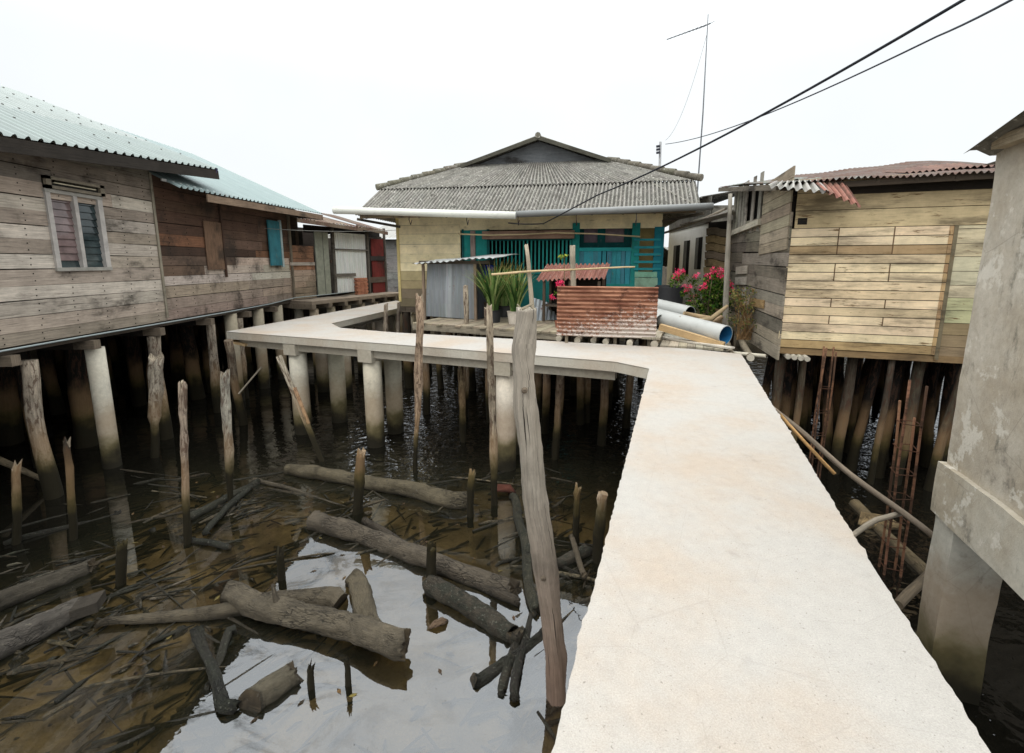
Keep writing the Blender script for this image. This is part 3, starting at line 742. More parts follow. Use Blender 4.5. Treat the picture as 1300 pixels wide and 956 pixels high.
# roof
OE, OG = 1.0, -3.0
zE = H.az(670, 268, OE)[1]; zG = H.az(683, 208, OG)[1]
aL, aR = H.az(450, 263, OE)[0], H.az(890, 263, OE)[0]
def rz(o): return zE+(zG-zE)*(OE-o)/(OE-OG)
OM = -.85
mL, mR = H.az(484, 246, OM)[0], H.az(881, 236, OM)[0]
gL, gR = H.az(592, 210, OG)[0], H.az(771, 206, OG)[0]
nf = (H.n*(zG-zE)+V((0, 0, OE-OG))).normalized()
ash = lambda u, v: vary(S(128, 125, 118, .80), .13, .02)
m = MB()
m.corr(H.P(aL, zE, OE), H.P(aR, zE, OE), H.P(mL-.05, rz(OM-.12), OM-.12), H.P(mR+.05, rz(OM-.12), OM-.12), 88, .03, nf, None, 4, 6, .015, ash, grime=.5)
up = nf*.035
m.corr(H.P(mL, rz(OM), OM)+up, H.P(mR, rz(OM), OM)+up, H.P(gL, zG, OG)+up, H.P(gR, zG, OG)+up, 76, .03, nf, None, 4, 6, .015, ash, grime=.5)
OB = -10
m.corr(H.P(aL-.1, zE, OB), H.P(aL, zE, OE), H.P(gL, zG, OB+4), H.P(gL, zG, OG), 70, .03, (-.4, 0, .9), S(130, 126, 116), 3)
m.corr(H.P(aR, zE, OE), H.P(aR+.1, zE, OB), H.P(gR, zG, OG), H.P(gR, zG, OB+4), 70, .03, (.4, 0, .9), S(130, 126, 116), 3)
m.corr(H.P(aL, zE, OB), H.P(aR, zE, OB), H.P(gL, zG, OB+4), H.P(gR, zG, OB+4), 60, .03, (0, .4, .9), S(130, 126, 116), 3)
m.build('roof', 'asbestos', yh)
pk = H.az(683, 172, OG+.35); aP, zP = pk
aPl, aPr = gL-.1, gR+.1
m = MB()
for (s_, t_) in ((aPl, 1), (aPr, -1)):
    lowz = zG-.02
    b0, b1 = H.P(s_, lowz, OG+.35), H.P(s_, lowz, OB+4); t0, t1 = H.P(aP, zP, OG+.35), H.P(aP, zP, OB+4)
    m.corr(b0, b1, t0, t1, 18, .03, (-.3*t_, 0, .95), S(126, 122, 110), 3)
m.build('gablet_roof', 'asbestos', yh)
m = MB()
for s_ in (aPl, aPr): m.bar(H.P(s_, zG-.06, OG+.36), H.P(aP, zP-.07, OG+.36), .05, .12, S(84, 82, 72))
m.build('barge_board', 'plank', yh)
m = MB(); m.poly([H.P(aPl+.2, zG-.05, OG), H.P(aPr-.2, zG-.05, OG), H.P(aP, zP-.1, OG)], S(112, 114, 116)); m.build('gable_wall', 'plank', yh)
m = MB()
for (p, q, n) in ((H.P(gL, zG+.06, OG), H.P(mL-.1, rz(OM)+.08, OM), 8), (H.P(gR, zG+.06, OG), H.P(mR+.15, rz(OM)+.08, OM), 8)):
    for k in range(n):
        a, b = p.lerp(q, k/n), p.lerp(q, (k+1.12)/n); m.tube([a, b+V((0, 0, .03))], [.085, .1], vary(S(156, 150, 134, .6), .1), 8)
    m.build('ridge_cap', 'asbestos', yh); m = MB()
m.tube([H.P(aP, zP, OG+.4), H.P(aP, zP, OB+4)], .1, S(120, 116, 104), 8)
m.build('ridge_cap', 'asbestos', yh)
m = MB()
for k in range(12):
    a = aL+.3+k*(aR-aL-.6)/11; m.bar(H.P(a, zE-.08, OE-.05), H.P(a, rz(-.4)-.1, -.4), .05, .1, S(110, 100, 84))
m.bar(H.P(aL+.1, zE-.06, OE-.1), H.P(aR-.1, zE-.06, OE-.1), .04, .1, S(120, 106, 84)); m.bar(H.P(.1, TZ-.35, 0), H.P(-.9, zE-.1, OE-.3), .05, .07, S(80, 74, 64)); m.bar(H.P(WH, TZ-.3, 0), H.P(WH+.9, zE-.1, OE-.3), .05, .07, S(80, 74, 64))
m.build('rafters', 'plank', yh)
gz = zE-.06
m = MB(); p0, p1 = H.az(455, 266, 1.12), H.az(905, 262, 1.12); pm = H.az(655, 272, 1.12)
m.tube([H.P(pm[0], pm[1], 1.12), H.P((pm[0]+p1[0])/2, (pm[1]+p1[1])/2, 1.12), H.P(*p1, 1.12)], .085, S(150, 152, 150, .7), 14, capc=(.02, .02, .02)); m.build('gutter', 'pvc', yh, label='grey pipe gutter')
m = MB(); p0, p1 = H.az(424, 267, 1.3), H.az(655, 273.5, 1.3)
m.tube([H.P(*p0, 1.3), H.P((p0[0]+p1[0])/2, (p0[1]+p1[1])/2, 1.3), H.P(*p1, 1.3)], .095, S(222, 222, 212), 14, capc=(.3, .3, .3)); m.build('gutter', 'pvc', yh, label='white pipe gutter')
m = MB()
for px in (520, 593, 658, 732, 808):
    a, z = H.az(px, 273, 1.15); m.tube([H.P(a, z+.15, 1.1), H.P(a, z-.12, 1.2), H.P(a, z-.25, 1.1), H.P(a, z-.12, 1.0)], .012, S(70, 70, 68), 5)
m.build('gutter_hooks', 'steel', yh)

# ------------------------------------------------------------------ porch platform in front of it
pf = thing('porch_platform', 'rough plank platform on log joists in front of the yellow house', 'platform', (1, 11, 0))
q0, q1 = Z(524, 415), Z(706, 428); q2, q3 = Z(706, 431), Z(972, 448)
e2 = (q3-q2).normalized(); back2 = V((-e2.y, e2.x, 0))
m = MB()
k = 0; tot = (q1-q0).length; e1_ = (q1-q0).normalized(); bk1 = V((-e1_.y, e1_.x, 0))
def slab(p, d, bk, ln, dep, z, c):
    m.box(p+d*ln/2+bk*dep/2+V((0, 0, z-p.z)), bk*dep/2, d*(ln/2-.004), V((0, 0, .02)), c)
x = 0
while x < tot-.05:
    w = R.uniform(.14, .2); slab(q0+e1_*x+bk1*R.uniform(-.05, .03), e1_, bk1, w, 2.6, DECK+.09+R.uniform(-.004, .004), vary(S(150, 138, 118), .18)); x += w
t835 = (Z(835, 437)-q2).dot(e2); x = 0; tot = (q3-q2).length-.75
while x < tot:
    w = R.uniform(.14, .2); slab(q2+e2*x+back2*R.uniform(-.02, .06), e2, back2, w, 4.2, DECK+(.14 if x < t835 else .0)+R.uniform(-.004, .004), vary(S(158, 148, 130), .18)); x += w
m.build('decking', 'grey', pf)
m = MB(); m.bar(q0+bk1*.03+V((0, 0, .0)), q1+bk1*.03+V((0, 0, .0)), .08, .13, S(150, 140, 122)); m.build('edge_beam', 'grey', pf)
for px in (706, 734, 755, 772, 803, 834, 866, 893, 925, 946):
    t = (Z(px, 434)-q2).dot(e2); b = q2+e2*t+V((0, 0, .045 if px < 840 else -.09))
    m = MB(); m.tube(curve_pts(b-back2*R.uniform(.10, .22), b+back2*4, 5, 0, .02), R.uniform(.06, .075), vary(S(150, 138, 118), .15), 10, .12, 4, capc=S(205, 196, 178)); m.build('log_joist', 'grey', pf)
for k in range(12):
    b = q2+e2*(k*.33)+back2*(.3+1.3*(k % 3)); pile(pf, b.x, b.y, DECK-.14, .09, 'post', vary(S(120, 108, 92), .15), seg=8)
for k in range(8):
    b = q0+e1_*(.2+k*.55)+bk1*(.2+.9*(k % 2)); pile(pf, b.x, b.y, DECK-.02, .09, 'post', vary(S(112, 100, 86), .15), seg=8)

# zinc coop
cp = thing('zinc_coop', 'small grey zinc coop with a sloping sheet roof left of the spiky plants', 'coop', (-2, 12.4, DECK))
CF = Face(on_z(540, 403, DECK+.1), e1_, -bk1)
ca0, cz0 = CF.az(540, 402); ca1, cz1 = CF.az(602.5, 334)
m = MB(); m.corr(CF.P(ca0+.02, cz0+.02), CF.P(ca1, cz0), CF.P(ca0+.12, cz1), CF.P(ca1-.02, cz1+.05), 7, .008, CF.n, None, 4, 6, .06, lambda u, v: vary(S(146, 151, 154, .75) if u < .4 or u > .5 else S(170, 175, 178, .8), .07)); m.build('front_sheet', 'zinc', cp)
m = MB(); cd = -1.1
m.corr(CF.P(ca1, cz0, -.02), CF.P(ca1+.05, cz0, cd), CF.P(ca1, cz1+.05, -.02), CF.P(ca1+.05, cz1+.1, cd), 8, .01, CF.d, S(66, 70, 76), 2); m.build('side_sheet', 'zinc', cp)
m = MB(); m.corr(CF.P(ca0, cz0, -.02), CF.P(ca0, cz0, cd), CF.P(ca0+.1, cz1, -.02), CF.P(ca0+.1, cz1, cd), 8, .01, CF.d, S(100, 104, 108), 2); m.build('side_sheet', 'zinc', cp)
m = MB(); r0 = CF.az(523, 334, .25); r1 = CF.az(628, 327, .25)
m.corr(CF.P(r0[0], r0[1], .25), CF.P(r1[0], r1[1], .25), CF.P(r0[0]+.05, r0[1]+.10, -1.3), CF.P(r1[0], r1[1]+.14, -1.3), 13, .018, (0, 0, 1), None, 3, 6, .06, lambda u, v: vary(S(196, 198, 196, .7), .08)); m.build('roof', 'zinc', cp)
m = MB(); CF.box(m, r0[0]+.1, r1[0]-.25, cz1-.02, cz1+.06, .02, .08, S(84, 76, 66))
for a in (ca0-.03, ca1): CF.box(m, a, a+.07, cz0-.1, cz1, .012, .06, S(140, 122, 104))
m.build('frame', 'grey', cp)
mb = MB(); a, z = CF.az(607, 351, -.4); CF.box(mb, a, a+.33, z-.05, z+.26, -.7, -.45, S(26, 44, 150)); CF.box(mb, a-.02, a+.35, z+.26, z+.30, -.72, -.43, S(32, 52, 160))
mb.build('blue_crate', 'plain', loc=CF.P(a, z-.05, -.5), label='blue plastic box beside the zinc coop', cat='box')
mb = MB(); a, z = CF.az(607, 395, -.35); CF.box(mb, a-.02, a+.4, DECK+.041, z+.24, -.75, -.43, S(90, 80, 68))
mb.build('wooden_crate', 'grey', loc=CF.P(a, DECK, -.5), label='weathered wooden crate under the blue box', cat='crate')

# pandan clumps in tubs
def spiky(px, py, n, h, spread, label, potc, potr, seed, Yb=None):
    R.seed(seed); b = on_z(px, py, DECK+.115)
    t = thing('potted_plant', label, 'plant', b, 'spiky potted plants')
    m = MB(); m.tube([b+V((0, 0, 0)), b+V((0, 0, .3)), b+V((0, 0, .31)), b+V((0, 0, .26))], [potr*.78, potr, potr*1.06, potr*.9], potc, 18, capc=(.03, .02, .015)); m.build('pot', 'plain', t)
    m = MB()
    for k in range(n):
        a = R.uniform(0, 6.283); out = V((math.cos(a), math.sin(a), 0)); ln = h*R.uniform(.55, 1.08); sp = spread*R.random()**.7
        c = vary(R.choice([S(78, 108, 58), S(96, 124, 66), S(120, 144, 84), S(60, 86, 46), S(150, 162, 104)]), .2)
        w0 = R.uniform(.022, .036); side = V((-out.y, out.x, 0)); prev = None; N = 7
        st = b+V((0, 0, .27))+out*R.uniform(0, potr*.6)
        for i in range(N+1):
            s_ = i/N; p = st+out*(sp*ln*(s_**1.7))+V((0, 0, ln*(s_-.28*sp*s_**3))); w = w0*(1-s_**2.2)+.002
            l, r, mid = p-side*w, p+side*w, p-out*w*.35-V((0, 0, w*.2))
            if prev:
                for (x0, x1, y0, y1) in ((prev[0], prev[2], l, mid), (prev[2], prev[1], mid, r)):
                    m.poly([x0, x1, y1, y0], c if i < N else S(140, 130, 80))
            prev = (l, r, mid)
    m.build('leaves', 'leaf', t)
spiky(626, 409, 150, 1.30, .8, 'big clump of sword-leaved plant next to the zinc coop', S(34, 34, 34), .22, 3)
spiky(654, 411, 110, 1.2, .6, 'sword-leaved plant in a pale pot behind the thick foreground post', S(170, 160, 146), .2, 5)
spiky(640, 402, 110, 1.4, .6, 'tall sword-leaved plant at the back between the other two clumps', S(40, 38, 36), .22, 8)
R.seed(21)
# leaning grey sheet
mb = MB(); b0, b1 = on_z(668, 411, DECK+.05), on_z(707, 409, DECK+.05)
tl = V((-.15, .45, 1.0)); t0 = b0+V((.12, .35, .72)); t1 = b1+V((.05, .35, .40))
mb.corr(b0, b1, t0+V((0, 0, -.05)), t1, 7, .02, (0, -1, .4), None, 3, 6, .03, lambda u, v: vary(S(166, 174, 180), .06))
mb.build('leaning_sheet', 'zinc', loc=b0, label='grey corrugated sheet leaning beside the rusty panel', cat='metal sheet')
# rusty panel
rp = thing('rusty_panel', 'rusty corrugated sheet screen with flaking white paint on the porch edge', 'screen', on_z(770, 428, DECK))
p1, p2 = on_z(706.5, 428, DECK+.12), on_z(832.5, 430.5, DECK+.12); RP = Face(p1, p2-p1, ((p2-p1).y, -(p2-p1).x))
za = RP.az(707, 426)[1]; zb_ = RP.az(707, 363)[1]; wdt = (p2-p1).length
m = MB(); m.corr(RP.P(0, za), RP.P(0, zb_), RP.P(wdt, za-.03), RP.P(wdt, zb_-.01), 12.5, .022, RP.n, None, 14, 8, .03, lambda u, v: (.3, .2, .15)); m.build('sheet', 'rustpanel', rp)
for a in (.2, wdt*.6, wdt-.12):
    m = MB(); RP.box(m, a-.03, a+.03, DECK-.4, zb_-.05, -.10, -.04, S(140, 128, 110)); m.build('support_post', 'grey', rp)
# red roofed shelter behind it
rs = thing('red_shelter', 'little shelter with faded red corrugated roof behind the rusty panel', 'shelter', on_z(728, 415, DECK))
RS = Face(on_y(690, 370, 11.7), e2, -back2)
r0, r1 = RS.az(680, 356), RS.az(768, 354); t0, t1 = RS.az(694, 336, -.7), RS.az(775, 334, -.7)
m = MB(); m.corr(RS.P(*r0), RS.P(*r1), RS.P(t0[0], t0[1], -.7), RS.P(t1[0], t1[1], -.7), 15, .03, (0, -.3, 1), None, 3, 6, .03, lambda u, v: vary(S(150, 104, 92, .8), .16)); m.build('roof', 'redtile', rs)
m = MB()
for a in (r0[0]+.2, (r0[0]+r1[0])/2, r1[0]-.15):
    for o in (-.08, -.62): RS.box(m, a-.03, a+.03, DECK+.04, r0[1]+(.0 if o > -.3 else .2), o-.03, o+.03, S(90, 78, 66))
m.build('posts', 'grey', rs)
m = MB(); RS.box(m, r0[0]+.15, r1[0]-.1, DECK+.04, r0[1]+.05, -.72, -.66, S(40, 36, 32)); RS.box(m, r0[0]+.15, r1[0]-.1, DECK+.5, DECK+.53, -.65, -.05, S(90, 80, 70)); m.build('shelf', 'grey', rs)
# drying poles and their posts
def pole(name, pts, r, c, mat, label, cat, group=None, wob=.1, seg=9, **k):
    m = MB(); m.tube(pts, r, c, seg, wob, 4, **k); return m.build(name, mat, loc=pts[0], label=label, cat=cat, group=group)
pb = on_y(668, 311, 10.6); pb2 = on_y(676, 392, 10.6); pb2.z = min(pb2.z, DECK+.03)
pole('pole_post', curve_pts(V((pb2.x+.06, pb2.y, DECK+.0)), pb, 8, 0, .02), [.058-.002*k for k in range(9)], S(172, 160, 140), 'grey', 'slender bleached post holding the bamboo rail left of the red shelter', 'post', ragged=.03)
pb = on_y(727, 312, 10.5); pole('pole_post', curve_pts(V((pb.x+.08, 10.5, DECK+.0)), pb, 8, 0, .02), [.062]*9, S(164, 152, 134), 'grey', 'grey post holding the bamboo rail in front of the red shelter', 'post', ragged=.02)
pole('bamboo_rail', curve_pts(on_y(624, 348.5, 10.55), on_y(806, 339, 10.4), 14, -.02, .02), [.026-.0006*k for k in range(15)], S(196, 172, 134), 'beam', 'bare pole lashed across two posts above the spiky plants', 'rail')
pole('bamboo_rod', [H.P(*H.az(x, y, .35), .35) for x, y in ((581, 297), (620, 298.5), (665, 297.5), (705, 295.5), (760, 297), (813, 300.5))], .02, S(206, 186, 146), 'beam', 'long thin pale rod hanging across the teal porch front', 'rod')
# small hut flower pots
def flowers(m, ctr, n, r, cs, size=.035):
    for k in range(n):
        p = V(ctr)+V((max(-1.3*r, min(1.3*r, R.gauss(0, r))), max(-1.3*r, min(1.3*r, R.gauss(0, r))), max(-r, min(r, R.gauss(0, r*.7))))); nn = V((R.uniform(-1, 1), R.uniform(-1, .2), R.uniform(-.2, 1))).normalized()
        x = nn.orthogonal().normalized(); y = nn.cross(x); c = vary(R.choice(cs), .15)
        for j in range(3):
            a = j*2.094+R.uniform(-.3, .3); d = x*math.cos(a)+y*math.sin(a); e = nn.cross(d)
            m.poly([p, p+d*size*.7+e*size*.5, p+d*size*1.3+nn*size*.4, p+d*size*.7-e*size*.5], c)
def leaves(m, ctr, n, r, cs, size=.05, flat=.8):
    for k in range(n):
        d = V((R.gauss(0, 1), R.gauss(0, 1), R.gauss(0, flat))); d = d/max(.8, d.length)*R.random()**.45
        p = V(ctr)+d*r; nn = V((R.uniform(-1, 1), R.uniform(-1, 1), R.uniform(.0, 1))).normalized(); x = nn.orthogonal().normalized(); x = Matrix.Rotation(R.uniform(0, 6.28), 3, nn) @ x; y = nn.cross(x); s_ = size*R.uniform(.6, 1.3)
        m.poly([p-x*s_, p+y*s_*.45, p+x*s_, p-y*s_*.45], vary(R.choice(cs), .25))
PK = [S(232, 70, 112), S(220, 54, 96), S(240, 112, 142)]
GRN = [S(74, 104, 40), S(52, 84, 34), S(110, 132, 56), S(44, 66, 32)]
fb = on_y(712, 390, 10.7); t = thing('small_plant', 'small pink-flowered plant peeping over the left end of the rusty panel', 'plant', V((fb.x, fb.y, DECK)))
m = MB(); c0 = on_y(711, 361, 10.7); m.tube(curve_pts(V((fb.x, fb.y, DECK+.2)), c0, 5, 0, .05), .01, S(110, 100, 80), 5); m.tube([V((fb.x, fb.y, DECK+.04)), V((fb.x, fb.y, DECK+.26))], [.1, .14], S(120, 70, 50), 12); m.build('stem', 'plain', t)
m = MB(); flowers(m, c0, 26, .06, PK); flowers(m, c0+V((-.15, .1, -.3)), 8, .04, PK); m.build('flowers', 'leaf', t)
m = MB(); leaves(m, c0+V((0, .05, -.2)), 60, .16, GRN, .04); m.build('leaves', 'leaf', t)
c1 = on_y(716, 325, 11.3); t = thing('slim_shrub', 'thin yellow-green sprig standing up behind the red shelter roof', 'plant', V((c1.x, 11.3, DECK)))
m = MB(); m.tube(curve_pts(V((c1.x, 11.3, DECK)), c1, 6, 0, .05), .009, S(110, 100, 70), 5); m.build('stem', 'plain', t)
m = MB(); leaves(m, c1, 24, .14, [S(150, 160, 70), S(110, 130, 60)], .06, .4); m.build('leaves', 'leaf', t)

# ------------------------------------------------------------------ pipes, timber, junk right of the rusty panel
def pipe(p, q, r, label, inner):
    t = thing('plastic_pipe', label, 'pipe', p, 'big pipes lying on the porch')
    m = MB(); d = (q-p).normalized()
    m.tube([p, p.lerp(q, .5), q], r, S(204, 205, 200, .72), 28, caps=False); x = d.cross(V((0, 0, 1))).normalized(); y = x.cross(d)
    m.build('pipe_shell', 'pvc', t)
    m = MB(); m.tube([p+d*.002, p.lerp(q, .5), q-d*.002], r*.945, inner, 28, caps=False)
    for e in (p, q):
        for k in range(28):
            a, b = k*2*math.pi/28, (k+1)*2*math.pi/28
            f = lambda ang, rr: e+(x*math.cos(ang)+y*math.sin(ang))*rr
            m.poly([f(a, r), f(b, r), f(b, r*.945), f(a, r*.945)], S(190, 200, 200))
    m.build('pipe_lining', 'pvc', t)
pz = DECK+.025
e_ = on_y(921, 430, 8.8); e_.z = pz+.195; s0 = on_y(836, 401, 10.35); s0.z = pz+.36
pipe(s0+(s0-e_).normalized()*.5, e_, .19, 'front grey-white pipe with a blue inside, its open end facing us', S(36, 104, 150))
e3 = on_y(876, 398, e_.y+1.35); s3 = e3+(s0-e_).normalized()*2.3+V((0, .1, .05)); s3.z = e3.z+.22
pipe(s3, e3, .16, 'grey-white pipe lying behind the front one with a dark mouth', S(40, 46, 52))
e4 = on_y(838, 409, e_.y+1.25); s4 = e4+V((-.9, 1.3, .1)); pipe(s4, e4, .17, 'pipe with a dark mouth peeking out behind the rusty panel', S(34, 38, 44))
mb = MB(); mb.bar(on_y(838, 415, e_.y+.75), on_y(919, 439, e_.y-.12), .11, .13, S(196, 166, 124, .9)); mb.build('timber_beam', 'beam', loc=on_y(838, 415, e_.y+.8), label='fresh yellow timber beam lying in front of the big pipe', cat='beam')
for k, (a, b) in enumerate((((836, 424), (905, 437)), ((840, 428), (930, 442)), ((836, 420), (880, 430)))):
    mb = MB(); P_, Q_ = on_z(a[0], a[1], pz+.02+.03*(k == 2)), on_z(b[0], b[1], pz+.02+.03*(k == 2)); mb.bar(P_, Q_, .16, .03, vary(S(196, 190, 176), .08)); mb.build('loose_plank', 'grey', loc=P_, label=['bleached plank lying between rusty panel and timber beam', 'longest bleached plank at the walkway side of the porch', 'short bleached plank on top of the other two'][k], cat='plank', group='loose planks on the porch')
mb = MB(); bb = on_z(963, 450.5, DECK-.06); mb.tube(curve_pts(on_z(905, 450, DECK-.08)+V((.1, .35, 0)), on_z(972, 452, DECK-.05), 6), .035, S(196, 188, 170), 8, .1); mb.build('pale_pole', 'grey', loc=bb, label='short pale pole sticking out beside the far walkway end', cat='pole')
# bent driftwood
Yd = e_.y+.9
for k, pl in enumerate((((862, 404), (884, 408), (903, 405), (914, 396), (924, 388)), ((880, 410), (896, 411), (906, 409), (917, 402)), ((868, 398), (886, 402), (900, 404), (912, 411)))):
    pts = [on_y(x, y, Yd+.15*k) for x, y in pl]; pole('driftwood', pts, [.05, .06, .055, .045, .03][:len(pts)], vary(S(176, 152, 120), .1), 'beam', ['curved tan branch reaching up to the grey post behind the pipe', 'thick curved tan branch lying behind the pipe', 'straight tan branch crossing the other two behind the pipe'][k], 'branch', 'bent branches on the porch')
# grey tall post by the bush
pt = on_y(927, 246, 9.9); pole('tall_post', curve_pts(on_y(921, 432, 9.9)-V((0, 0, .2)), pt, 12, 0, .05), [.07-.0025*k for k in range(13)], S(150, 144, 132), 'grey', 'tall crooked grey pole standing between the flowers and the plank shed', 'pole', wob=.2)
# bougainvillea
bz = on_y(900, 400, 11.0); t = thing('flowering_bush', 'bush with bright pink flowers beside the tall crooked pole', 'bush', V((bz.x, 11, DECK)))
m = MB(); lf = MB()
tips = [(858, 352), (867, 346), (884, 350), (900, 353), (908, 344), (919, 352), (893, 364), (924, 362), (880, 378), (915, 344), (904, 350), (921, 370), (872, 366), (862, 346)]
for k, (px, py) in enumerate(tips):
    p = on_y(px, py, 11+R.uniform(-.35, .35)); st = V((bz.x+R.uniform(-.15, .15), 11+R.uniform(-.1, .1), DECK+.05))
    m.tube(curve_pts(st, p, 7, -.15, .08), [.016-.0018*i for i in range(8)], S(120, 108, 86), 5)
    fl = MB(); flowers(fl, p, 16 if 3 <= k < 8 or k > 8 else 9, .07 if k > 2 else .05, PK, .036)
    leaves(lf, p+V((0, .08, -.12)), 60, .16, GRN, .04); fl.build('flower_cluster', 'leaf', t)
for (px, py, rr, n) in ((900, 378, .42, 520), (912, 366, .3, 320), (890, 392, .38, 320), (915, 388, .3, 240)):
    leaves(lf, on_y(px, py, 11.1), n, rr, GRN, .045)
m.build('stems', 'grey', t); lf.build('leaves', 'leaf', t)
dz = on_y(948, 420, 9.9); t = thing('dry_bush', 'straggly half-dry bush in front of the weathered plank side wall', 'bush', V((dz.x, 9.9, DECK-.1)))
m = MB(); lf = MB()
for k in range(46):
    p = on_y(R.uniform(930, 976), R.uniform(368, 418), 9.9+R.uniform(-.3, .3)); st = V((dz.x+R.uniform(-.2, .1), 9.9, DECK-.05))
    m.tube(curve_pts(st, p, 6, -.12, .1), [.010-.0012*i for i in range(7)], vary(S(150, 120, 84), .2), 4); leaves(lf, p, 26, .15, [S(122, 132, 72), S(150, 140, 92), S(88, 104, 58), S(140, 112, 74)], .03)
m.build('stems', 'grey', t); lf.build('leaves', 'leaf', t)
# dark drum stuff beside porch
mb = MB(); b = on_y(848, 385, 12.2); mb.tube([V((b.x, b.y, DECK+.04)), V((b.x, b.y, DECK+.95)), V((b.x, b.y, DECK+1.0))], [.36, .36, .33], S(34, 34, 36), 20, .05); mb.build('water_drum', 'plain', loc=(b.x, b.y, DECK), label='black drum standing beside the right end of the teal porch', cat='drum')

# ------------------------------------------------------------------ grey rendered house behind the flowers
gh = thing('grey_house', 'pale rendered house with narrow dark windows behind the pink flowers', 'house', (6, 15, 0))
GO = on_y(846, 360, 18.2); GE = on_y(896, 360, 13.6); g = (GE-GO); GH = Face(GO, g, (g.y, -g.x)); gl = V((g.x, g.y, 0)).length
gz1, gz0 = 5.0, 2.1
m = MB(); GH.box(m, 0, gl, gz0, gz1, -.12, 0, S(240, 238, 232, 1.0)); m.build('wall', 'pvc', gh)
for x0, x1, y0, y1 in ((856, 861, 312, 347), (869, 873, 306, 350), (884, 889, 302, 342)):
    m = MB(); GH.pbox(m, x0, y0, x1, y1, -.02, .012, S(40, 38, 36)); GH.pbox(m, x0-.6, y0, x0, y1, .0, .03, S(120, 118, 112)); m.build('window', 'dark', gh)
m = MB(); planks(m, GH, 0, gl, gz1, gz1+.75, .8, lambda a, z: vary(S(110, 106, 98), .15), (.2, .3), joints=[.22*k for k in range(1, 40)]); m.build('upper_boards', 'plank', gh)
m = MB(); m.corr(GH.P(-.6, gz1+.75, .2), GH.P(gl-.2, gz1+.75, .2), GH.P(-.6, gz1+1.05, -1.5), GH.P(gl-.4, gz1+1.05, -1.5), 28, .03, (0, 0, 1), S(84, 82, 78), 2); m.build('roof', 'asbestos', gh)
m = MB(); GH.box(m, 0, gl, gz0-.15, gz0, -5, .1, S(60, 56, 50)); GH.box(m, 0, .1, gz0, gz1+1, -5, -.15, S(120, 116, 106)); m.build('floor', 'plank', gh)
for k in range(6):
    b = GH.P(gl*k/5, 0, -.1); pile(gh, b.x, b.y, gz0-.1, .12, 'post', S(90, 84, 74), seg=8)
# low shed with wavy boards
wv = thing('wavy_shed', 'low shed of bowed brown boards between pale house and plank shed', 'shed', (6, 13, 0))
wo, we = on_y(895, 330, 13.4), on_y(931, 330, 12.5); w_ = we-wo; WV = Face(wo, w_, (w_.y, -w_.x)); wl = V((w_.x, w_.y, 0)).length
m = MB()
for k in range(13):
    z = 2.2+k*.215; pts = [WV.P(wl*i/6, z+.05*math.sin(i*.9)+.06*abs(i/3-1)-.1, R.uniform(0, .02)) for i in range(7)]; c = vary(S(150, 130, 96) if k % 3 else S(120, 108, 92), .2)
    for p, q in zip(pts, pts[1:]): m.bar(p, q, .02, .19, c)
m.poly([WV.P(0, 2, -.04), WV.P(wl, 2, -.04), WV.P(wl, 5, -.04), WV.P(0, 5, -.04)], (.012, .01, .008)); m.build('wall', 'brown', wv)
m = MB()
for k in range(5):
    z = 5.05+.14*k; m.bar(WV.P(-.5, z-.1, .3-.5*k), WV.P(wl+.3, z+.12, .3-.5*k), .5, .025, vary(S(176, 172, 164), .12))
m.tube(curve_pts(WV.P(-1.6, 4.75, .35), WV.P(wl+.1, 5.25, .5), 6, .05, .03), .035, S(150, 140, 124), 7); m.build('roof', 'zinc', wv)
for k in range(4):
    b = WV.P(wl*k/3, 0, -.1); pile(wv, b.x, b.y, 2.2, .1, 'post', S(90, 80, 68), seg=8)

# ------------------------------------------------------------------ RIGHT PLANK SHED
rh = thing('plank_shed', 'cream-painted plank shed on crooked stilts under rusty corrugated sheets', 'shed', (6, 9.5, 0))
RO = V((4.81, 8.25, 0)); RF = Face(RO, GR, -GD); SZ = 2.4
RSd = Face((5.72, 12.4), RO-V((5.72, 12.4, 0)), (-.975, .223)); sl_ = (RO-V((5.72, 12.4, 0))).length
CRM = S(232, 210, 174, 1.0)
wAll = RF.az(1275, 340)[0]
z1a = RF.az(1010, 290)[1]; ztop = RF.az(1010, 228)[1]
a1 = RF.az(1199, 360)[0]; j1, j2 = RF.az(1057, 360)[0], RF.az(1126, 360)[0]
m = MB()
rows = 0
def c_cr(a, z):
    global rows
    if z < SZ+.14: return vary(S(150, 126, 90), .1)
    return vary(CRM, .07, .02)
n_ = 14; hgt = (z1a-SZ)/n_
darkrow = {2: .85, 4: .8, 11: .5, 9: .9}
for r in range(n_):
    z0 = SZ+r*hgt*1.0; o = R.uniform(0, .01)
    split = r in (3, 6, 7, 9, 11, 13, 5) and True
    cuts = [0, j1, j2, a1] if r in (3, 5, 8, 9, 11, 12, 13) else [0, a1]
    base = {10.5: CRM}.get(r, CRM)
    if r == 11: base = S(172, 146, 110)
    elif r == 0: base = S(186, 158, 114)
    elif r in (4, 6, 10): base = S(218, 197, 160)
    for p, q in zip(cuts, cuts[1:]):
        e = R.uniform(-.02, .02) if p == 0 else 0
        gp = .008 if len(cuts) > 2 else 0
        RF.box(m, p+e+gp, q-gp, z0+.004, z0+hgt-.009, .0, .025+o, vary(base, .05, .02))
        if gp: RF.box(m, q-gp, q+gp-.001, z0, z0+hgt-.006, .0, .03+o, S(110, 88, 66))
    RF.box(m, a1-.05, a1-.001, z0+.004, z0+hgt-.012, .0251+o, .034+o, vary(S(176, 146, 108), .2))
RF.box(m, a1+.003, a1+.06, SZ-.08, z1a, .0, .03, S(120, 110, 88))
z = SZ-.08
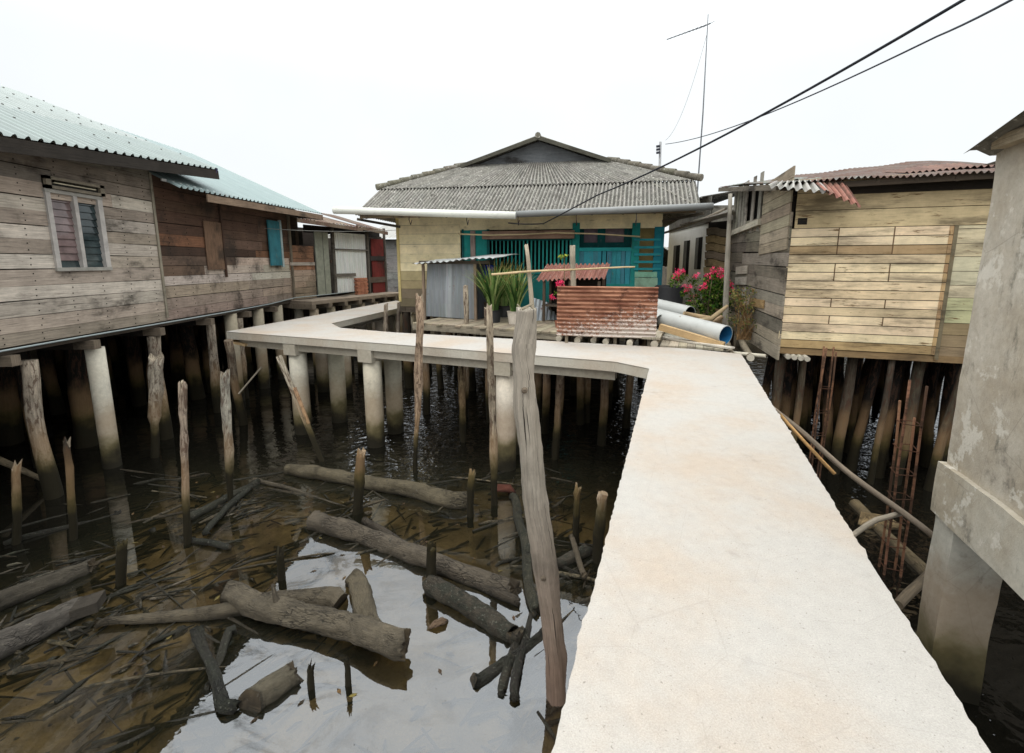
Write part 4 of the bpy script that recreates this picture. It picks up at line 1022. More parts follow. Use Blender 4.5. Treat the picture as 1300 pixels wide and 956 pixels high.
while z < z1a-.05:
    h = R.uniform(.19, .23); RF.box(m, a1+.062, wAll, z, min(z+h, z1a)-.008, -.01, .012, vary(R.choice([S(214, 200, 166, .9), S(206, 198, 168, .9), S(214, 195, 158, .9)]) if z > SZ+.9 else R.choice([S(180, 176, 140), S(190, 184, 146), S(146, 128, 100)]), .06)); z += h
z = z1a
while z < ztop-.05:
    h = .29; RF.box(m, 0.06, wAll, z+.002, min(z+h, ztop)-.008, -.005, .02, vary(S(212, 189, 150, .92), .07)); z += h
RF.box(m, .10, .24, z1a+.06, z1a+.17, .021, .03, (.02, .018, .015)); RF.box(m, 0, wAll, SZ-.12, SZ-.01, -.02, .014, S(140, 116, 84))
m.poly([RF.P(0, SZ, -.04), RF.P(wAll, SZ, -.04), RF.P(wAll, ztop, -.04), RF.P(0, ztop, -.04)], (.012, .01, .008))
m.build('wall', 'cream', rh)
m = MB(); GS = [S(140, 132, 118), S(126, 118, 104), S(112, 104, 92), S(150, 140, 122)]
z = SZ-.25; 
while z < 4.55:
    h = R.uniform(.19, .27); cuts = [0, sl_*R.uniform(.3, .6), sl_]
    for p, q in zip(cuts, cuts[1:]):
        tl = .05*R.uniform(-.6, 1); c = vary(R.choice(GS), .15); A_ = RSd.P(p, z+h/2+.10*(1-p/sl_)+R.uniform(-.015, .015)); B_ = RSd.P(q+(.04 if q == sl_ else 0), z+h/2+.10*(1-q/sl_)+tl*.5)
        m.box((A_+B_)/2, (B_-A_)/2, V((0, 0, h/2-.006)), RSd.n*.014, c)
    z += h
for k in range(7):
    z = 4.0+k*.2; a0 = sl_*.62+.0*k
    m.bar(RSd.P(a0, z+.15, .02), RSd.P(sl_, z+.22, .02), .025, .19, vary(S(158, 146, 124), .15))
for k in range(9):
    if k in (5, 7): continue
    a = .2+k*.27; m.bar(RSd.P(a, 4.55, .01), RSd.P(a+R.uniform(-.04, .04), 5.75, .01), .02, .2, vary(S(150, 144, 132), .15), up=RSd.d)
m.bar(RSd.P(.05, 4.62, .06), RSd.P(sl_*.62, 4.72, .06), .07, .12, S(186, 178, 160))
for z in (3.2, 3.45, 3.7): m.bar(RSd.P(.9, z, .03), RSd.P(1.9, z+.04, .03), .02, .18, vary(S(168, 160, 146), .08))
m.bar(RSd.P(2.3, 3.05, .03), RSd.P(3.3, 3.08, .03), .02, .16, S(160, 132, 92))
m.poly([RSd.P(0, SZ-.2, -.05), RSd.P(sl_, SZ-.2, -.05), RSd.P(sl_, 5.3, -.05), RSd.P(0, 5.7, -.05)], (.012, .01, .008))
m.build('side_wall', 'plank', rh)
m = MB(); Fp = lambda a, o, z: RF.P(a, z, o)
RF.box(m, .05, wAll, SZ-.10, SZ-.02, -7.5, -.03, S(28, 25, 21)); RF.box(m, wAll-.05, wAll, SZ, 5.5, -4.3, -.05, S(80, 72, 60)); RF.box(m, .9, wAll, SZ, 5.6, -4.35, -4.3, S(80, 72, 60)); RF.box(m, wAll, wAll+5, SZ-.10, SZ-.02, -7.5, -.6, S(28, 25, 21)); m.build('floor', 'plank', rh)  # floor strip on the right added to block reflected sky; dark as if shaded
# roof sheets
zf = RF.az(1100, 222, .3)[1]-.03; zbk = 5.92
zfl = RF.az(985, 233, .3)[1]; zfr = RF.az(1262, 217, .3)[1]
bl = V((5.72, 12.4, 5.86))+V((-.28, .3, 0)); br = RF.P(wAll+.2, 6.22, -4.4)
m = MB(); rc = lambda u, v: vary(S(128, 112, 104, .7) if u > .35 else S(150, 150, 142, .7), .18, .05)
m.corr(RF.P(-.22, zfl, .32), RF.P(wAll+.2, zfr+.02, .34), bl, br, 40, .02, (0, -.15, 1), None, 4, 6, .06, rc); m.build('roof', 'rustroof', rh)
for k, (pa_, pb_, ta_, tb_, of_) in enumerate((((972, 238), (1058, 247), (984, 231), (1042, 229), .62), ((1046, 244), (1093, 263), (1032, 230), (1070, 229), .66))):
    a3, b3, t3, u3 = [RF.P(*RF.az(*q, o_), o_) for q, o_ in ((pa_, of_), (pb_, of_), (ta_, .18), (tb_, .18))]
    m = MB(); cc = S(150, 146, 138, .8) if k == 0 else S(160, 112, 98, .8)
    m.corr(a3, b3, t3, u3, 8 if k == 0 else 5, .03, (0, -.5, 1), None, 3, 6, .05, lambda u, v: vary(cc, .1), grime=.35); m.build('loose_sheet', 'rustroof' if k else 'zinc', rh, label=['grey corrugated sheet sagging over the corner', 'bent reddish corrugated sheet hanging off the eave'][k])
m = MB(); A_, B_ = RF.az(1140, 214, -.6), RF.az(1255, 213, -.6)
m.corr(RF.P(A_[0], zf+.12, -.3), RF.P(B_[0], zf+.15, -.3), RF.P(A_[0]+.1, zf+.36, -1.6), RF.P(B_[0]+.1, zf+.42, -1.6), 14, .018, (0, -.2, 1), None, 2, 6, .05, lambda u, v: vary(S(136, 106, 94, .75), .15)); m.build('loose_sheet', 'rustroof', rh, label='rusty corrugated sheet lying on top of the roof')
m = MB(); m.bar(RF.P(-.25, zfl-.07, .25), RF.P(wAll, zfr-.05, .25), .05, .09, S(70, 60, 50)); RF.box(m, RF.az(1065, 236, .05)[0], wAll, ztop-.28, ztop-.10, -.02, .05, S(46, 40, 34))
for k in range(7): m.bar(RF.P(.1+k*.5, zfl-.05, .28), RF.P(.1+k*.5, zfl+.3, -2), .05, .08, S(72, 62, 52))
m.bar(RF.P(-.3, zfl-.06, .3), bl+V((0, 0, -.08)), .04, .1, S(110, 102, 90)); m.build('rafters', 'plank', rh)
k = 0
for (a, o, r) in ((.12, -.25, .085), (.45, -.2, .06), (1.25, -.3, .09), (1.75, -.1, .05), (2.2, -.25, .09), (2.75, -.1, .07)):
    b = RF.P(a, 0, o); pile(rh, b.x, b.y, SZ-.1, r, 'post', vary(S(80, 72, 60) if k in (0, 2) else S(30, 27, 23), .15), lean=(R.uniform(.0, .25), R.uniform(-.2, .2)), seg=9)
for i in range(9):
    for j in range(8):
        b = RF.P(.3+i*.6+R.uniform(-.25, .25)+j*.12, 0, -.6-j*.72+R.uniform(-.2, .2)); pile(rh, b.x, b.y, SZ-.1, R.uniform(.06, .11), 'post', vary(S(24, 21, 18), .2), lean=(R.uniform(-.3, .3), R.uniform(-.2, .2)), seg=8)  # inner stilts coloured near black for the shade under the shed
m = MB()
for k in range(4): b = RF.P(.15+k*.09, SZ-.16, .0); m.tube([b+GD*.4, b-GD*(.1+.04*k)], .045, vary(S(176, 168, 152), .1), 9, .1, capc=S(190, 182, 166))
m.build('joist_ends', 'grey', rh)

# ------------------------------------------------------------------ CONCRETE BUILDING at right
cb = thing('concrete_building', 'stained concrete house corner on a square pillar at the right edge', 'building', (4.4, 3.6, 0))
CO = V((3.92, 3.95, 0)); CBf = Face(CO, -GD, -GR)
WZ0, WZ1 = 2.12, 4.85
def cbox(name, a0, a1, z0, z1, o0, o1, c, mat, nn=7):
    m = MB(); ns = 10
    # subdivided box with slightly uneven faces
    def sheet(f, w, h):
        i0 = len(m.v)
        for j in range(h+1):
            for i in range(w+1):
                p = f(i/w, j/h); m.v.append(p+noise.noise_vector(p*2.3)*.012+noise.noise_vector(p*7)*.004)
        for j in range(h):
            for i in range(w):
                q = i0+j*(w+1)+i; m.face([q, q+1, q+w+2, q+w+1], [(0, 0), (1, 0), (1, 1), (0, 1)], c, True)
    P_ = CBf.P; W_, H_, D_ = max(2, int((a1-a0)*8)), max(2, int((z1-z0)*8)), max(2, int((o1-o0)*8))
    sheet(lambda u, v: P_(a0+(a1-a0)*u, z0+(z1-z0)*v, o1), W_, H_); sheet(lambda u, v: P_(a0+(a1-a0)*u, z0+(z1-z0)*v, o0), W_, H_)
    sheet(lambda u, v: P_(a0, z0+(z1-z0)*v, o0+(o1-o0)*u), D_, H_); sheet(lambda u, v: P_(a1, z0+(z1-z0)*v, o0+(o1-o0)*u), D_, H_)
    sheet(lambda u, v: P_(a0+(a1-a0)*u, z0, o0+(o1-o0)*v), W_, D_); sheet(lambda u, v: P_(a0+(a1-a0)*u, z1, o0+(o1-o0)*v), W_, D_)
    return m.build(name, mat, cb)
cbox('wall', 0, 3.6, WZ0, WZ1, -6.0, 0, S(186, 178, 164), 'render')
cbox('base_beam', -.03, 3.65, 1.64, WZ0+.0, -6.05, .05, S(186, 180, 166), 'render')  # depth extended out of view to block sky reflected in the water
cbox('pillar', .0, .30, -.4, 1.68, -.36, .02, S(196, 192, 180), 'column')
cbox('pillar', 2.9, 3.2, -.4, 1.68, -.36, .02, S(196, 192, 180), 'column'); cbox('pillar', .0, .30, -.4, 1.68, -2.9, -2.55, S(140, 136, 124), 'column')
m = MB()
rc0 = on_y(1222, 196, 4.05); du = (-GD*.97+V((0, 0, .20))); 
m.corr(rc0, rc0+GR*6.4+V((0, 0, .05)), rc0+du*4.0, rc0+du*4.0+GR*6.4, 24, .03, (0, 0, 1), S(120, 116, 106), 3); m.build('roof', 'asbestos', cb)
m = MB(); m.bar(CBf.P(.12, WZ1-.03, .06), CBf.P(3.4, WZ1-.03, .06), .09, .085, S(180, 164, 138)); m.bar(CBf.P(1.2, WZ1+.2, .1), CBf.P(1.2, WZ1+.2, -3), .1, .12, S(176, 160, 132)); m.build('purlin', 'grey', cb)

# ------------------------------------------------------------------ rebar cages
def cage(px_t, py_t, px_b, py_b, w, ties, label, short=0.):
    b = on_z(px_b, py_b, -.1); tp = on_y(px_t, py_t, b.y)
    t = thing('rebar_cage', label, 'rebar', V((b.x, b.y, 0)), 'rebar cages')
    ax_ = [(-1, -1), (1, -1), (1, 1), (-1, 1)]
    for k, (sx, sy) in enumerate(ax_):
        q = tp+GR*sx*w+GD*sy*w; q.z -= (.0, .06, .5*short, .3*short)[k]; o = b+GR*sx*w+GD*sy*w
        m = MB(); m.tube(curve_pts(o, q, 5, 0, .025), .014, vary(S(128, 92, 70), .15), 6); m.build('rod', 'steel', t)
    for k in range(ties):
        c = b.lerp(tp, (k+.6)/(ties+1.3)); m = MB(); c4 = [c+GR*sx*w*1.12+GD*sy*w*1.12+V((0, 0, R.uniform(-.015, .015))) for sx, sy in ax_]
        for i in range(4): m.tube([c4[i], c4[(i+1) % 4]], .006, S(92, 60, 44), 5)
        m.build('stirrup', 'steel', t)
cage(1162, 481, 1128, 735, .085, 7, 'taller near cage of rusty rebar rods with square ties in the water', 1)
cage(1054, 441, 1030, 625, .07, 5, 'slim far cage of rusty rebar in front of the cream shed stilts')
pole('long_pole', curve_pts(on_y(976, 514, 6.3), on_y(1192, 686, 4.1), 14, .03, .05), .032, S(116, 104, 90), 'grey', 'long dark pole slanting from the walkway edge towards the concrete pillar', 'pole')
pole('bamboo_pole', curve_pts(on_y(990, 526, 5.9), on_y(1060, 602, 5.35), 6, 0, .015), .022, S(190, 150, 100), 'beam', 'short yellow bamboo leaning out beside the walkway', 'pole')
pole('branch', curve_pts(on_y(1070, 690, 4.0), on_y(1112, 660, 4.4), 4, 0, .02)+curve_pts(on_y(1112, 660, 4.4), on_y(1142, 652, 4.5), 3)[1:], .026, S(150, 140, 124), 'grey', 'bent pale branch poking out from under the walkway beside the near rebar', 'branch')
pole('branch', curve_pts(on_z(1140, 768, .25), on_z(1196, 712, .3), 5, 0, .03), .05, S(104, 92, 76), 'grey', 'dark branch lying against the foot of the concrete pillar', 'branch')
pole('sunken_log', curve_pts(on_z(1085, 640, .0), on_z(1190, 745, -.02), 6, 0, .04), .09, S(110, 96, 72), 'log', 'half-sunken log under the near rebar cage', 'log')
b = on_z(1118, 668, 0); mb = MB(); mb.tube([b+V((-.3, 0, 0)), b+V((-.15, .05, .06)), b+V((.1, 0, .07)), b+V((.3, -.03, .0))], [.05, .16, .15, .04], S(150, 128, 92), 10, .5, 6, flat=.5); mb.build('rubble', 'log', loc=b, label='pale lump of rubble in the water behind the near rebar', cat='rubble')

# ------------------------------------------------------------------ the thick foreground post
R.seed(11)
cl = [(706, 930), (706, 868), (705, 830), (700, 780), (695, 730), (688, 690), (681, 640), (677, 600), (672, 560), (668, 520), (665, 480), (665, 440), (667, 410), (668, 392)]
wd = [12.5, 12.5, 13, 13.5, 15, 14.2, 15.5, 15, 14.3, 14.6, 13.6, 15.6, 13.2, 12.6]
pts, rad = [], []
for (px, py), w_ in zip(cl, wd):
    y = 3.62-.0*py; p = on_y(px, py, y); pts.append(p); rad.append(w_/F_PX*(p-CAM).dot(V((0, math.cos(PITCH), -math.sin(PITCH)))))
pts[0] = V((pts[1].x+.01, pts[1].y, -.4)); rad[0] = rad[1]
fine, fr = [], []
for k in range(len(pts)-1):
    for i in range(5): fine.append(pts[k].lerp(pts[k+1], i/5)); fr.append(rad[k]+(rad[k+1]-rad[k])*i/5)
fine.append(pts[-1]); fr.append(rad[-1])
def c_post(t): return vary(S(150, 118, 100) if t < .30 and R.random() < .45 else S(164, 154, 140), .05)
mb = MB(); mb.tube(fine, fr, S(166, 156, 142), 48, .17, 7, ragged=.014, capc=S(206, 196, 178), colf=lambda t: tuple(x*min(1, max(0, (t-.12)/.38))+y*(1-min(1, max(0, (t-.12)/.38))) for x, y in zip(S(154, 145, 132), S(124, 104, 90))))
M['bigpost'] = wood('big driftwood post', .75, .35, bump=1.0, crk=1.6)
bp_ = mb.build('thick_post', 'bigpost', loc=(pts[0].x, pts[0].y, 0), label='thick weathered grey post standing in front, left of the wide walkway', cat='post')
m = MB()
for (px, py) in ((666, 496), (690, 735)):
    p = on_y(px, py, 3.52); m.tube([p+V((0, .06, 0)), p, p+V((0, -.01, 0))], [.03, .024, .012], S(110, 98, 84), 10, .2)
m.build('knots', 'bigpost', bp_)
m = MB()
for k in range(5):
    p = pts[-1]+V((R.uniform(-.06, .06), R.uniform(-.06, .02), .0)); m.tube([p, p+V((R.uniform(-.05, .09), -.02, R.uniform(.01, .05)))], .006, S(150, 140, 120), 5)
m.build('splinters', 'grey', bp_)

# ------------------------------------------------------------------ smaller posts standing in the water
def wpost(top, base, dpx, label, c=S(176, 166, 148), mat='post', name='water_post', group='old posts standing in the water', ragged=.09, foot=None, wob=.42, seg=13, neck=None, hgt=None):
    b = on_z(base[0], base[1], 0); t = on_y(top[0], top[1], b.y) if hgt is None else b+V((0, 0, hgt))
    r = dpx/2/F_PX*b.y*1.02; n = 14; bb = b+(b-t).normalized()*.35
    pts = curve_pts(bb, t, n, 0, .03); rr = []
    for k in range(n+1):
        f = k/n
        rr.append(r*(.55 if (neck and f < neck) else (.8 if (neck and f < neck+.1) else 1))*(1.05-.1*f))
    m = MB(); m.tube(pts, rr, c, seg, wob, 6, ragged=ragged, capc=S(170, 158, 138)); return m.build(name, mat, loc=b, label=label, cat='post', group=group)
wpost((199, 453), (198, 580), 17, 'thick rotten post stub with narrow foot below the window end of the plank house', S(160, 150, 134), neck=.48)
wpost((232, 490), (238, 690), 9, 'slim peeling pole in the water left of the leaning plank', S(150, 134, 118))
wpost((286, 474), (292, 640), 11, 'narrow grey post with split top left of the first walkway pile', S(160, 154, 140), neck=.3)
wpost((533, 378), (527, 600), 10, 'slender post passing in front of the walkway below the zinc coop', S(160, 138, 116), neck=.42)
wpost((621, 392), (627, 640), 9, 'grey paling rising before the walkway just left of the thick post', S(156, 142, 122))
wpost((585, 468), (589, 560), 8, 'short brown post under the walkway between two palings', S(160, 140, 110))
wpost((711, 476), (704, 582), 9, 'dark peeling post under the walkway right of the thick post', S(140, 122, 104))
wpost((766, 626), (760, 712), 13, 'sawn grey post touching the left edge of the wide walkway', S(166, 158, 144), ragged=.01)
wpost((85, 560), (92, 685), 8, 'thin black stick in the water under the plank house', S(50, 44, 36))
wpost((22, 590), (22, 690), 9, 'crooked branch standing upright at the far left', S(120, 106, 86))
wpost((155, 690), (154, 742), 12, 'black rotten stump in the mud above the cut-end log', S(34, 30, 24))
wpost((459, 575), (455, 650), 12, 'black rotten stake rising behind the long half-sunk log', S(36, 32, 26))
wpost((548, 694), (548, 742), 13, 'pointed black stake at the end of the biggest log', S(36, 32, 26))
wpost((600, 600), (598, 655), 9, 'black stake in the water under the walkway middle', S(36, 32, 26))
wpost((734, 620), (731, 690), 9, 'black stake in the shade left of the sawn grey post', S(40, 36, 28))
wpost((356, 700), (358, 735), 9, 'small black stub in the mud left of the sky reflection', S(34, 30, 24))
wpost((395, 845), (396, 872), 10, 'small pale stub beside the front log', S(130, 116, 90))
wpost((440, 840), (441, 870), 8, 'small dark stub beside the front log', S(44, 38, 30))
# posts between walkway and platform
def dpost(top, base, y, dpx, label, c=S(158, 146, 128)):
    t = on_y(top[0], top[1], y); b = on_y(base[0], base[1], y); b2 = V((b.x, b.y, -.4)); r = dpx/2/F_PX*y
    m = MB(); m.tube(curve_pts(b2, t, 12, 0, .03), r, c, 9, .2, 5, ragged=.03, capc=S(180, 168, 148)); m.build('paling', 'post', loc=(b.x, b.y, 0), label=label, cat='post', group='palings between walkway and porch')
dpost((591, 363), (590, 428), 11.4, 6.5, 'bleached paling in front of the right edge of the zinc coop')
dpost((617.5, 391), (619, 430), 11.0, 6, 'short dark paling just behind the grey paling', S(110, 98, 84))
dpost((490, 386), (489, 421), 12.2, 5, 'thin paling beside the inner corner of the bent walkway', S(140, 128, 112))
dpost((506, 384), (499, 418), 13.4, 4.5, 'thin leaning paling under the corner of the yellow house', S(120, 110, 98))
# leaning plank and other sticks
b = on_z(412, 592, -.1); tp = on_y(354, 452, b.y+.5); mb = MB(); mb.bar(b, tp.lerp(b, .0), .1, .05, S(160, 150, 132), up=V((0, -1, .3))); mb.bar(on_y(374, 492, b.y+.30), on_y(392, 538, b.y+.15), .05, .05, S(176, 140, 110), up=V((0, -1, .3)))
mb.build('leaning_plank', 'post', loc=b, label='narrow plank leaning in the water against the first walkway piles', cat='plank')
b = on_z(310, 545, 0); pole('brace_stick', curve_pts(on_y(303, 500, b.y), on_y(332, 466, b.y+.3), 4), .02, S(150, 140, 124), 'grey', 'thin stick propped against the first walkway pile', 'stick')
pole('brace_post', curve_pts(on_z(310, 548, -.2), on_y(290, 432, on_z(310, 548, 0).y), 8, 0, .05), .09, S(120, 108, 92), 'post', 'dark leaning post under the left corner of the walkway', 'post')
pole('fallen_branch', curve_pts(on_z(-15, 575, .75), on_z(66, 615, .05), 7, .0, .08), [.06-.004*k for k in range(8)], S(104, 92, 72), 'log', 'bare branch leaning down into the water at far left', 'branch')

# ------------------------------------------------------------------ logs
def log(p, q, dpx, label, c=S(112, 98, 78), mat='log', zf=.35, taper=1.0, n=34, wob=.24, bend=.11, group='logs lying in the mud', seg=26, extra=None, dz=0.):
    a, b = on_z(p[0], p[1], 0), on_z(q[0], q[1], 0); m_ = (a+b)/2
    r = dpx/2/F_PX*(m_-CAM).dot(V((0, math.cos(PITCH), -math.sin(PITCH))))*.82; a.z = b.z = r*zf+dz
    pts = curve_pts(a, b, n, 0, bend); rr = [r*(1+(taper-1)*k/n) for k in range(n+1)]
    m = MB(); rr = [q*(1+.10*noise.noise(V((k*.33+a.x*7, b.y*5, 0)))) for k, q in enumerate(rr)]; m.tube(pts, rr, c, seg, wob, 6.5, ragged=.03, capc=S(86, 74, 56))
    if extra: extra(m, pts, r)
    return m.build('log', mat, loc=m_, label=label, cat='log', group=group)
log((364, 599), (592, 640), 20, 'long pale log stretched below the walkway, thicker at its sawn end', S(120, 109, 86, .50), taper=1.25)
log((400, 664), (655, 752), 31, 'biggest straight log, just above the bright sky reflection', S(114, 103, 87, .50), taper=.85)
log((463, 662), (660, 768), 13, 'thin squared beam lying close behind the biggest log', S(89, 79, 65, .50), mat='log', wob=.1, seg=8)
log((548, 748), (652, 806), 31, 'mossy log end with dark bark across the right of the reflection', S(81, 73, 60, .50), mat='mosslog', taper=1.0)
def twig(m, pts, r):
    m.tube(curve_pts(pts[11], pts[11]+V((-.12, .12, .25)), 3), [r*.35, r*.3, r*.2, r*.12], S(101, 91, 75, .50), 8, .3)
log((288, 768), (516, 838), 35, 'rough forked log in front with peeling bark, crossing the smooth one', S(122, 111, 92, .50), taper=1.05, wob=.3, dz=.13, extra=twig)
log((432, 768), (124, 797), 34, 'smooth tapering log lying under the forked log, tip to the left', S(114, 103, 84, .50), taper=.28, zf=.3)
log((446, 738), (482, 812), 32, 'short smooth log standing on end in the sky reflection', S(118, 107, 86, .50), taper=1.1, n=16)
log((-60, 800), (119, 722), 28, 'straight log at the left edge behind the cut-end log', S(97, 89, 75, .50), taper=.95)
log((-60, 858), (104, 778), 46, 'thick grey log at the left edge with a sawn block on it', S(110, 103, 94, .50), taper=.75)
log((322, 610), (470, 652), 7, 'thin pole lying in the mud right of the mossy debris', S(116, 105, 86, .50), wob=.1, seg=8)
log((194, 672), (292, 697), 9, 'barnacled black pole lying in front of the slim peeling pole', S(51, 51, 43, .50), mat='mosslog', wob=.4, seg=9)
log((650, 632), (682, 778), 15, 'mossy curved pole lying left of the thick post', S(77, 73, 57, .50), mat='mosslog', wob=.25, bend=.15)
log((680, 778), (655, 890), 12, 'dark wet branch running down to the frame bottom left of the thick post', S(58, 53, 45, .50), mat='mosslog', wob=.25, bend=.12)
log((655, 800), (640, 880), 13, 'stubby muddy branch right of the sky reflection', S(85, 77, 63, .50), mat='mosslog', bend=.1)
log((318, 900), (376, 858), 40, 'log stub in the bottom corner of the pool', S(118, 109, 90, .50), n=6)
log((724, 690), (741, 742), 9, 'thin tan stick between the thick post and the walkway', S(116, 103, 84, .50), wob=.1, seg=8, dz=.12)
log((700, 720), (745, 700), 20, 'short log in the shade between thick post and walkway', S(85, 77, 64, .50), mat='mosslog', n=8)
log((330, 612), (240, 660), 12, 'mossy upper pole of the debris on the mud bank', S(68, 66, 52, .50), mat='mosslog', wob=.35, seg=9)
log((318, 622), (262, 680), 9, 'mossy lower pole of the debris on the mud bank', S(62, 61, 50, .50), mat='mosslog', wob=.35, seg=9)
log((250, 800), (300, 900), 16, 'barnacled black timber by the left of the pool', S(47, 47, 41, .50), mat='mosslog', wob=.4)
log((300, 800), (268, 870), 14, 'second barnacled timber by the pool, under the smooth log', S(59, 57, 49, .50), mat='mosslog', wob=.4)
log((600, 868), (700, 800), 18, 'mossy sunken timber across the lower right of the reflection', S(55, 53, 45, .50), mat='mosslog', wob=.45)
log((10, 690), (150, 650), 9, 'dark sunken pole far left in the shallow water', S(52, 49, 39, .50), mat='mosslog', wob=.3, seg=8, zf=.0)
b = on_z(112, 768, .34); mb = MB(); mb.box(b, V((.11, .04, .02)), V((-.04, .10, 0)), V((0, 0, .055)), S(85, 77, 66, .50)); mb.build('sawn_block', 'log', loc=b, label='square sawn block at the end of the thick grey log', cat='block')
b = on_z(556, 795, .01); mb = MB()
mb.tube([b+V((-.09, -.03, 0)), b+V((-.03, 0, .03)), b+V((.05, .04, .03)), b+V((.10, .09, 0))], [.02, .05, .055, .006], S(143, 116, 90, .50), 8, .3, 6, flat=.6); mb.build('coconut_husk', 'log', loc=b, label='small brown husk floating in the sky reflection', cat='husk')
b = on_z(640, 622, .05); mb = MB(); mb.tube([b+V((-.2, 0, -.05)), b+V((-.1, 0, .04)), b+V((.1, 0, .04)), b+V((.2, 0, -.05))], [.05, .12, .12, .04], S(129, 73, 55, .50), 9, .4, 5, flat=.4); mb.build('brick_lump', 'log', loc=b, label='reddish lump in the mud under the walkway', cat='rubble')

# ------------------------------------------------------------------ scattered debris (uncountable)
R.seed(31); m = MB()
for k in range(1700):
    if R.random() < .6: x, y = R.uniform(-7, 1.2), R.uniform(2.0, 8.5)
    else:
        cx, cy = R.choice([(-4.7, 6.9), (-2.9, 4.2), (-2.75, 3.8), (.75, 5.8), (.1, 4.1), (-4.9, 4.6), (.6, 5.0), (-6.2, 6.4)]); x, y = R.gauss(cx, .38), R.gauss(cy, .38)
    z = mudz(x, y)
    if math.hypot((x+.7)/1.25, (y-4.75)/1.0) < 1 and R.random() < .9: continue
    s_ = R.choice([.015, .02, .03, .045]) if R.random() < .93 else .07
    c = vary(R.choice([S(40, 38, 30), S(70, 62, 46), S(52, 54, 42), S(96, 84, 62), S(120, 112, 96)]), .3)
    if R.random() < .82:
        a = R.uniform(0, 6.28) if R.random() < .4 else .55+R.gauss(0, .3); d = V((math.cos(a), math.sin(a), R.uniform(-.1, .15))); ln = R.uniform(.08, .5)
        p = V((x, y, z+.03)); m.tube([p-d*ln/2, p+d*ln*.1+V((0, 0, .01)), p+d*ln/2], [.006+s_*.25, .008+s_*.25, .004], c, 5, .3, 9)
    else:
        p = V((x, y, z)); m.tube([p+V((0, 0, -s_)), p+V((0, 0, s_*.2)), p+V((0, 0, s_*.8))], [s_*.9, s_*1.1, s_*.4], c, 6, .6, 12)
for k in range(170):
    x, y = (R.uniform(-7.5, -2.4), R.uniform(2.4, 8.2)) if R.random() < .62 else (R.uniform(-3, 1.3), R.uniform(5.4, 8.5)) if R.random() < .7 else (R.gauss(.7, .35), R.gauss(5, .9))
    a = R.choice([.62, .62, -.45, 1.2])+R.gauss(0, .22); ln = R.uniform(.35, 1.5); d = V((math.cos(a), math.sin(a), 0)); r_ = R.uniform(.008, .03)
    p0, p1 = V((x, y, 0))-d*ln/2, V((x, y, 0))+d*ln/2; p0.z = max(-.03, mudz(p0.x, p0.y))+.01; p1.z = max(-.03, mudz(p1.x, p1.y))+R.uniform(0, .04)
    m.tube(curve_pts(p0, p1, 6, 0, .05), [r_, r_*1.1, r_, r_*.95, r_*.8, r_*.7, r_*.4], vary(R.choice([S(44, 40, 30), S(60, 52, 40), S(84, 72, 54), S(110, 98, 76)]), .2), 6, .35, 9)
for k in range(60):   # fallen leaves
    p = V((R.uniform(-6, 1), R.uniform(3, 8), .004)); a = R.uniform(0, 6.28); d = V((math.cos(a), math.sin(a), .1)); e = V((-d.y, d.x, .15))
    m.poly([p-d*.04, p+e*.018, p+d*.045, p-e*.018], vary(R.choice([S(150, 110, 60), S(110, 80, 50), S(160, 140, 70)]), .2))
m.build('debris', 'mosslog', kind='stuff', label='twigs, shells and clods strewn over the mud', cat='debris')

# ------------------------------------------------------------------ mast, cables
mt = thing('antenna_mast', 'tall thin antenna mast rising behind the houses on the right', 'antenna', on_y(884, 300, 16.5))
mtop = on_y(899, 18, 16.5); mbot = on_y(884, 262, 16.5); mbot2 = mbot+(mbot-mtop)*.35
m = MB(); m.tube([mbot2, mbot, mbot.lerp(mtop, .5)+V((.03, 0, 0)), mtop], [.028, .026, .022, .014], S(110, 112, 116), 7); m.build('mast', 'steel' if False else 'plain', mt)
an0, an1 = on_y(847, 50, 15.6), on_y(902, 30, 16.5)
m = MB(); m.tube([an0, an1], .016, S(120, 122, 126), 6); m.build('boom', 'plain', mt)
dA = (an1-an0).normalized(); cr_ = dA.cross(V((0, 0, 1))).normalized()
for k in range(11):
    p = an0.lerp(an1, (k+.5)/11); l_ = .10+.012*k; m = MB(); m.tube([p-cr_*l_, p+cr_*l_], .008, S(120, 122, 126), 5); m.build('antenna_element', 'plain', mt)
def wire(pts, r, c, label):
    m = MB(); m.tube(pts, r, c, 6); m.build('cable', 'plain', loc=pts[0], label=label, cat='cable')
c0 = H.P(*H.az(645, 283, 1.25), 1.25)
wire(curve_pts(c0, on_y(690, 284, 12.6), 6, .02)[:-1]+curve_pts(on_y(690, 284, 12.6), on_y(760, 247, 10.6), 6, .0)[:-1]+curve_pts(on_y(760, 247, 10.6), on_y(1250, -16, 4.6), 20, .12), .017, S(34, 36, 44), 'thick black cable sweeping from the yellow house gutter up to the right')
sp = on_y(845, 183, 20)
wire(curve_pts(sp, on_y(1190, 46, 7), 20, .25)[:-1]+curve_pts(on_y(1190, 46, 7), on_y(1320, -20, 4.6), 6, .02), .013, S(40, 44, 56), 'thinner black cable from the distant pole sagging up to the right')
wire(curve_pts(on_y(897, 45, 16.5), on_y(845, 178, 20), 14, .6), .006, S(176, 180, 184), 'faint thin guy wire from mast top to the distant pole')
dpz = thing('distant_pole', 'small distant power pole with insulators behind the roof of the yellow house', 'power pole', on_y(836, 300, 20))
m = MB(); m.tube([on_y(835, 300, 20), on_y(838.5, 180, 20)], [.07, .05], S(150, 150, 150), 8); m.build('pole', 'plain', dpz)
for k in range(3):
    p = on_y(836.5, 186+k*4, 19.9); m = MB(); m.tube([p+V((-.1, 0, 0)), p+V((.04, 0, .02))], .05, S(60, 62, 70), 7); m.build('insulator', 'plain', dpz)

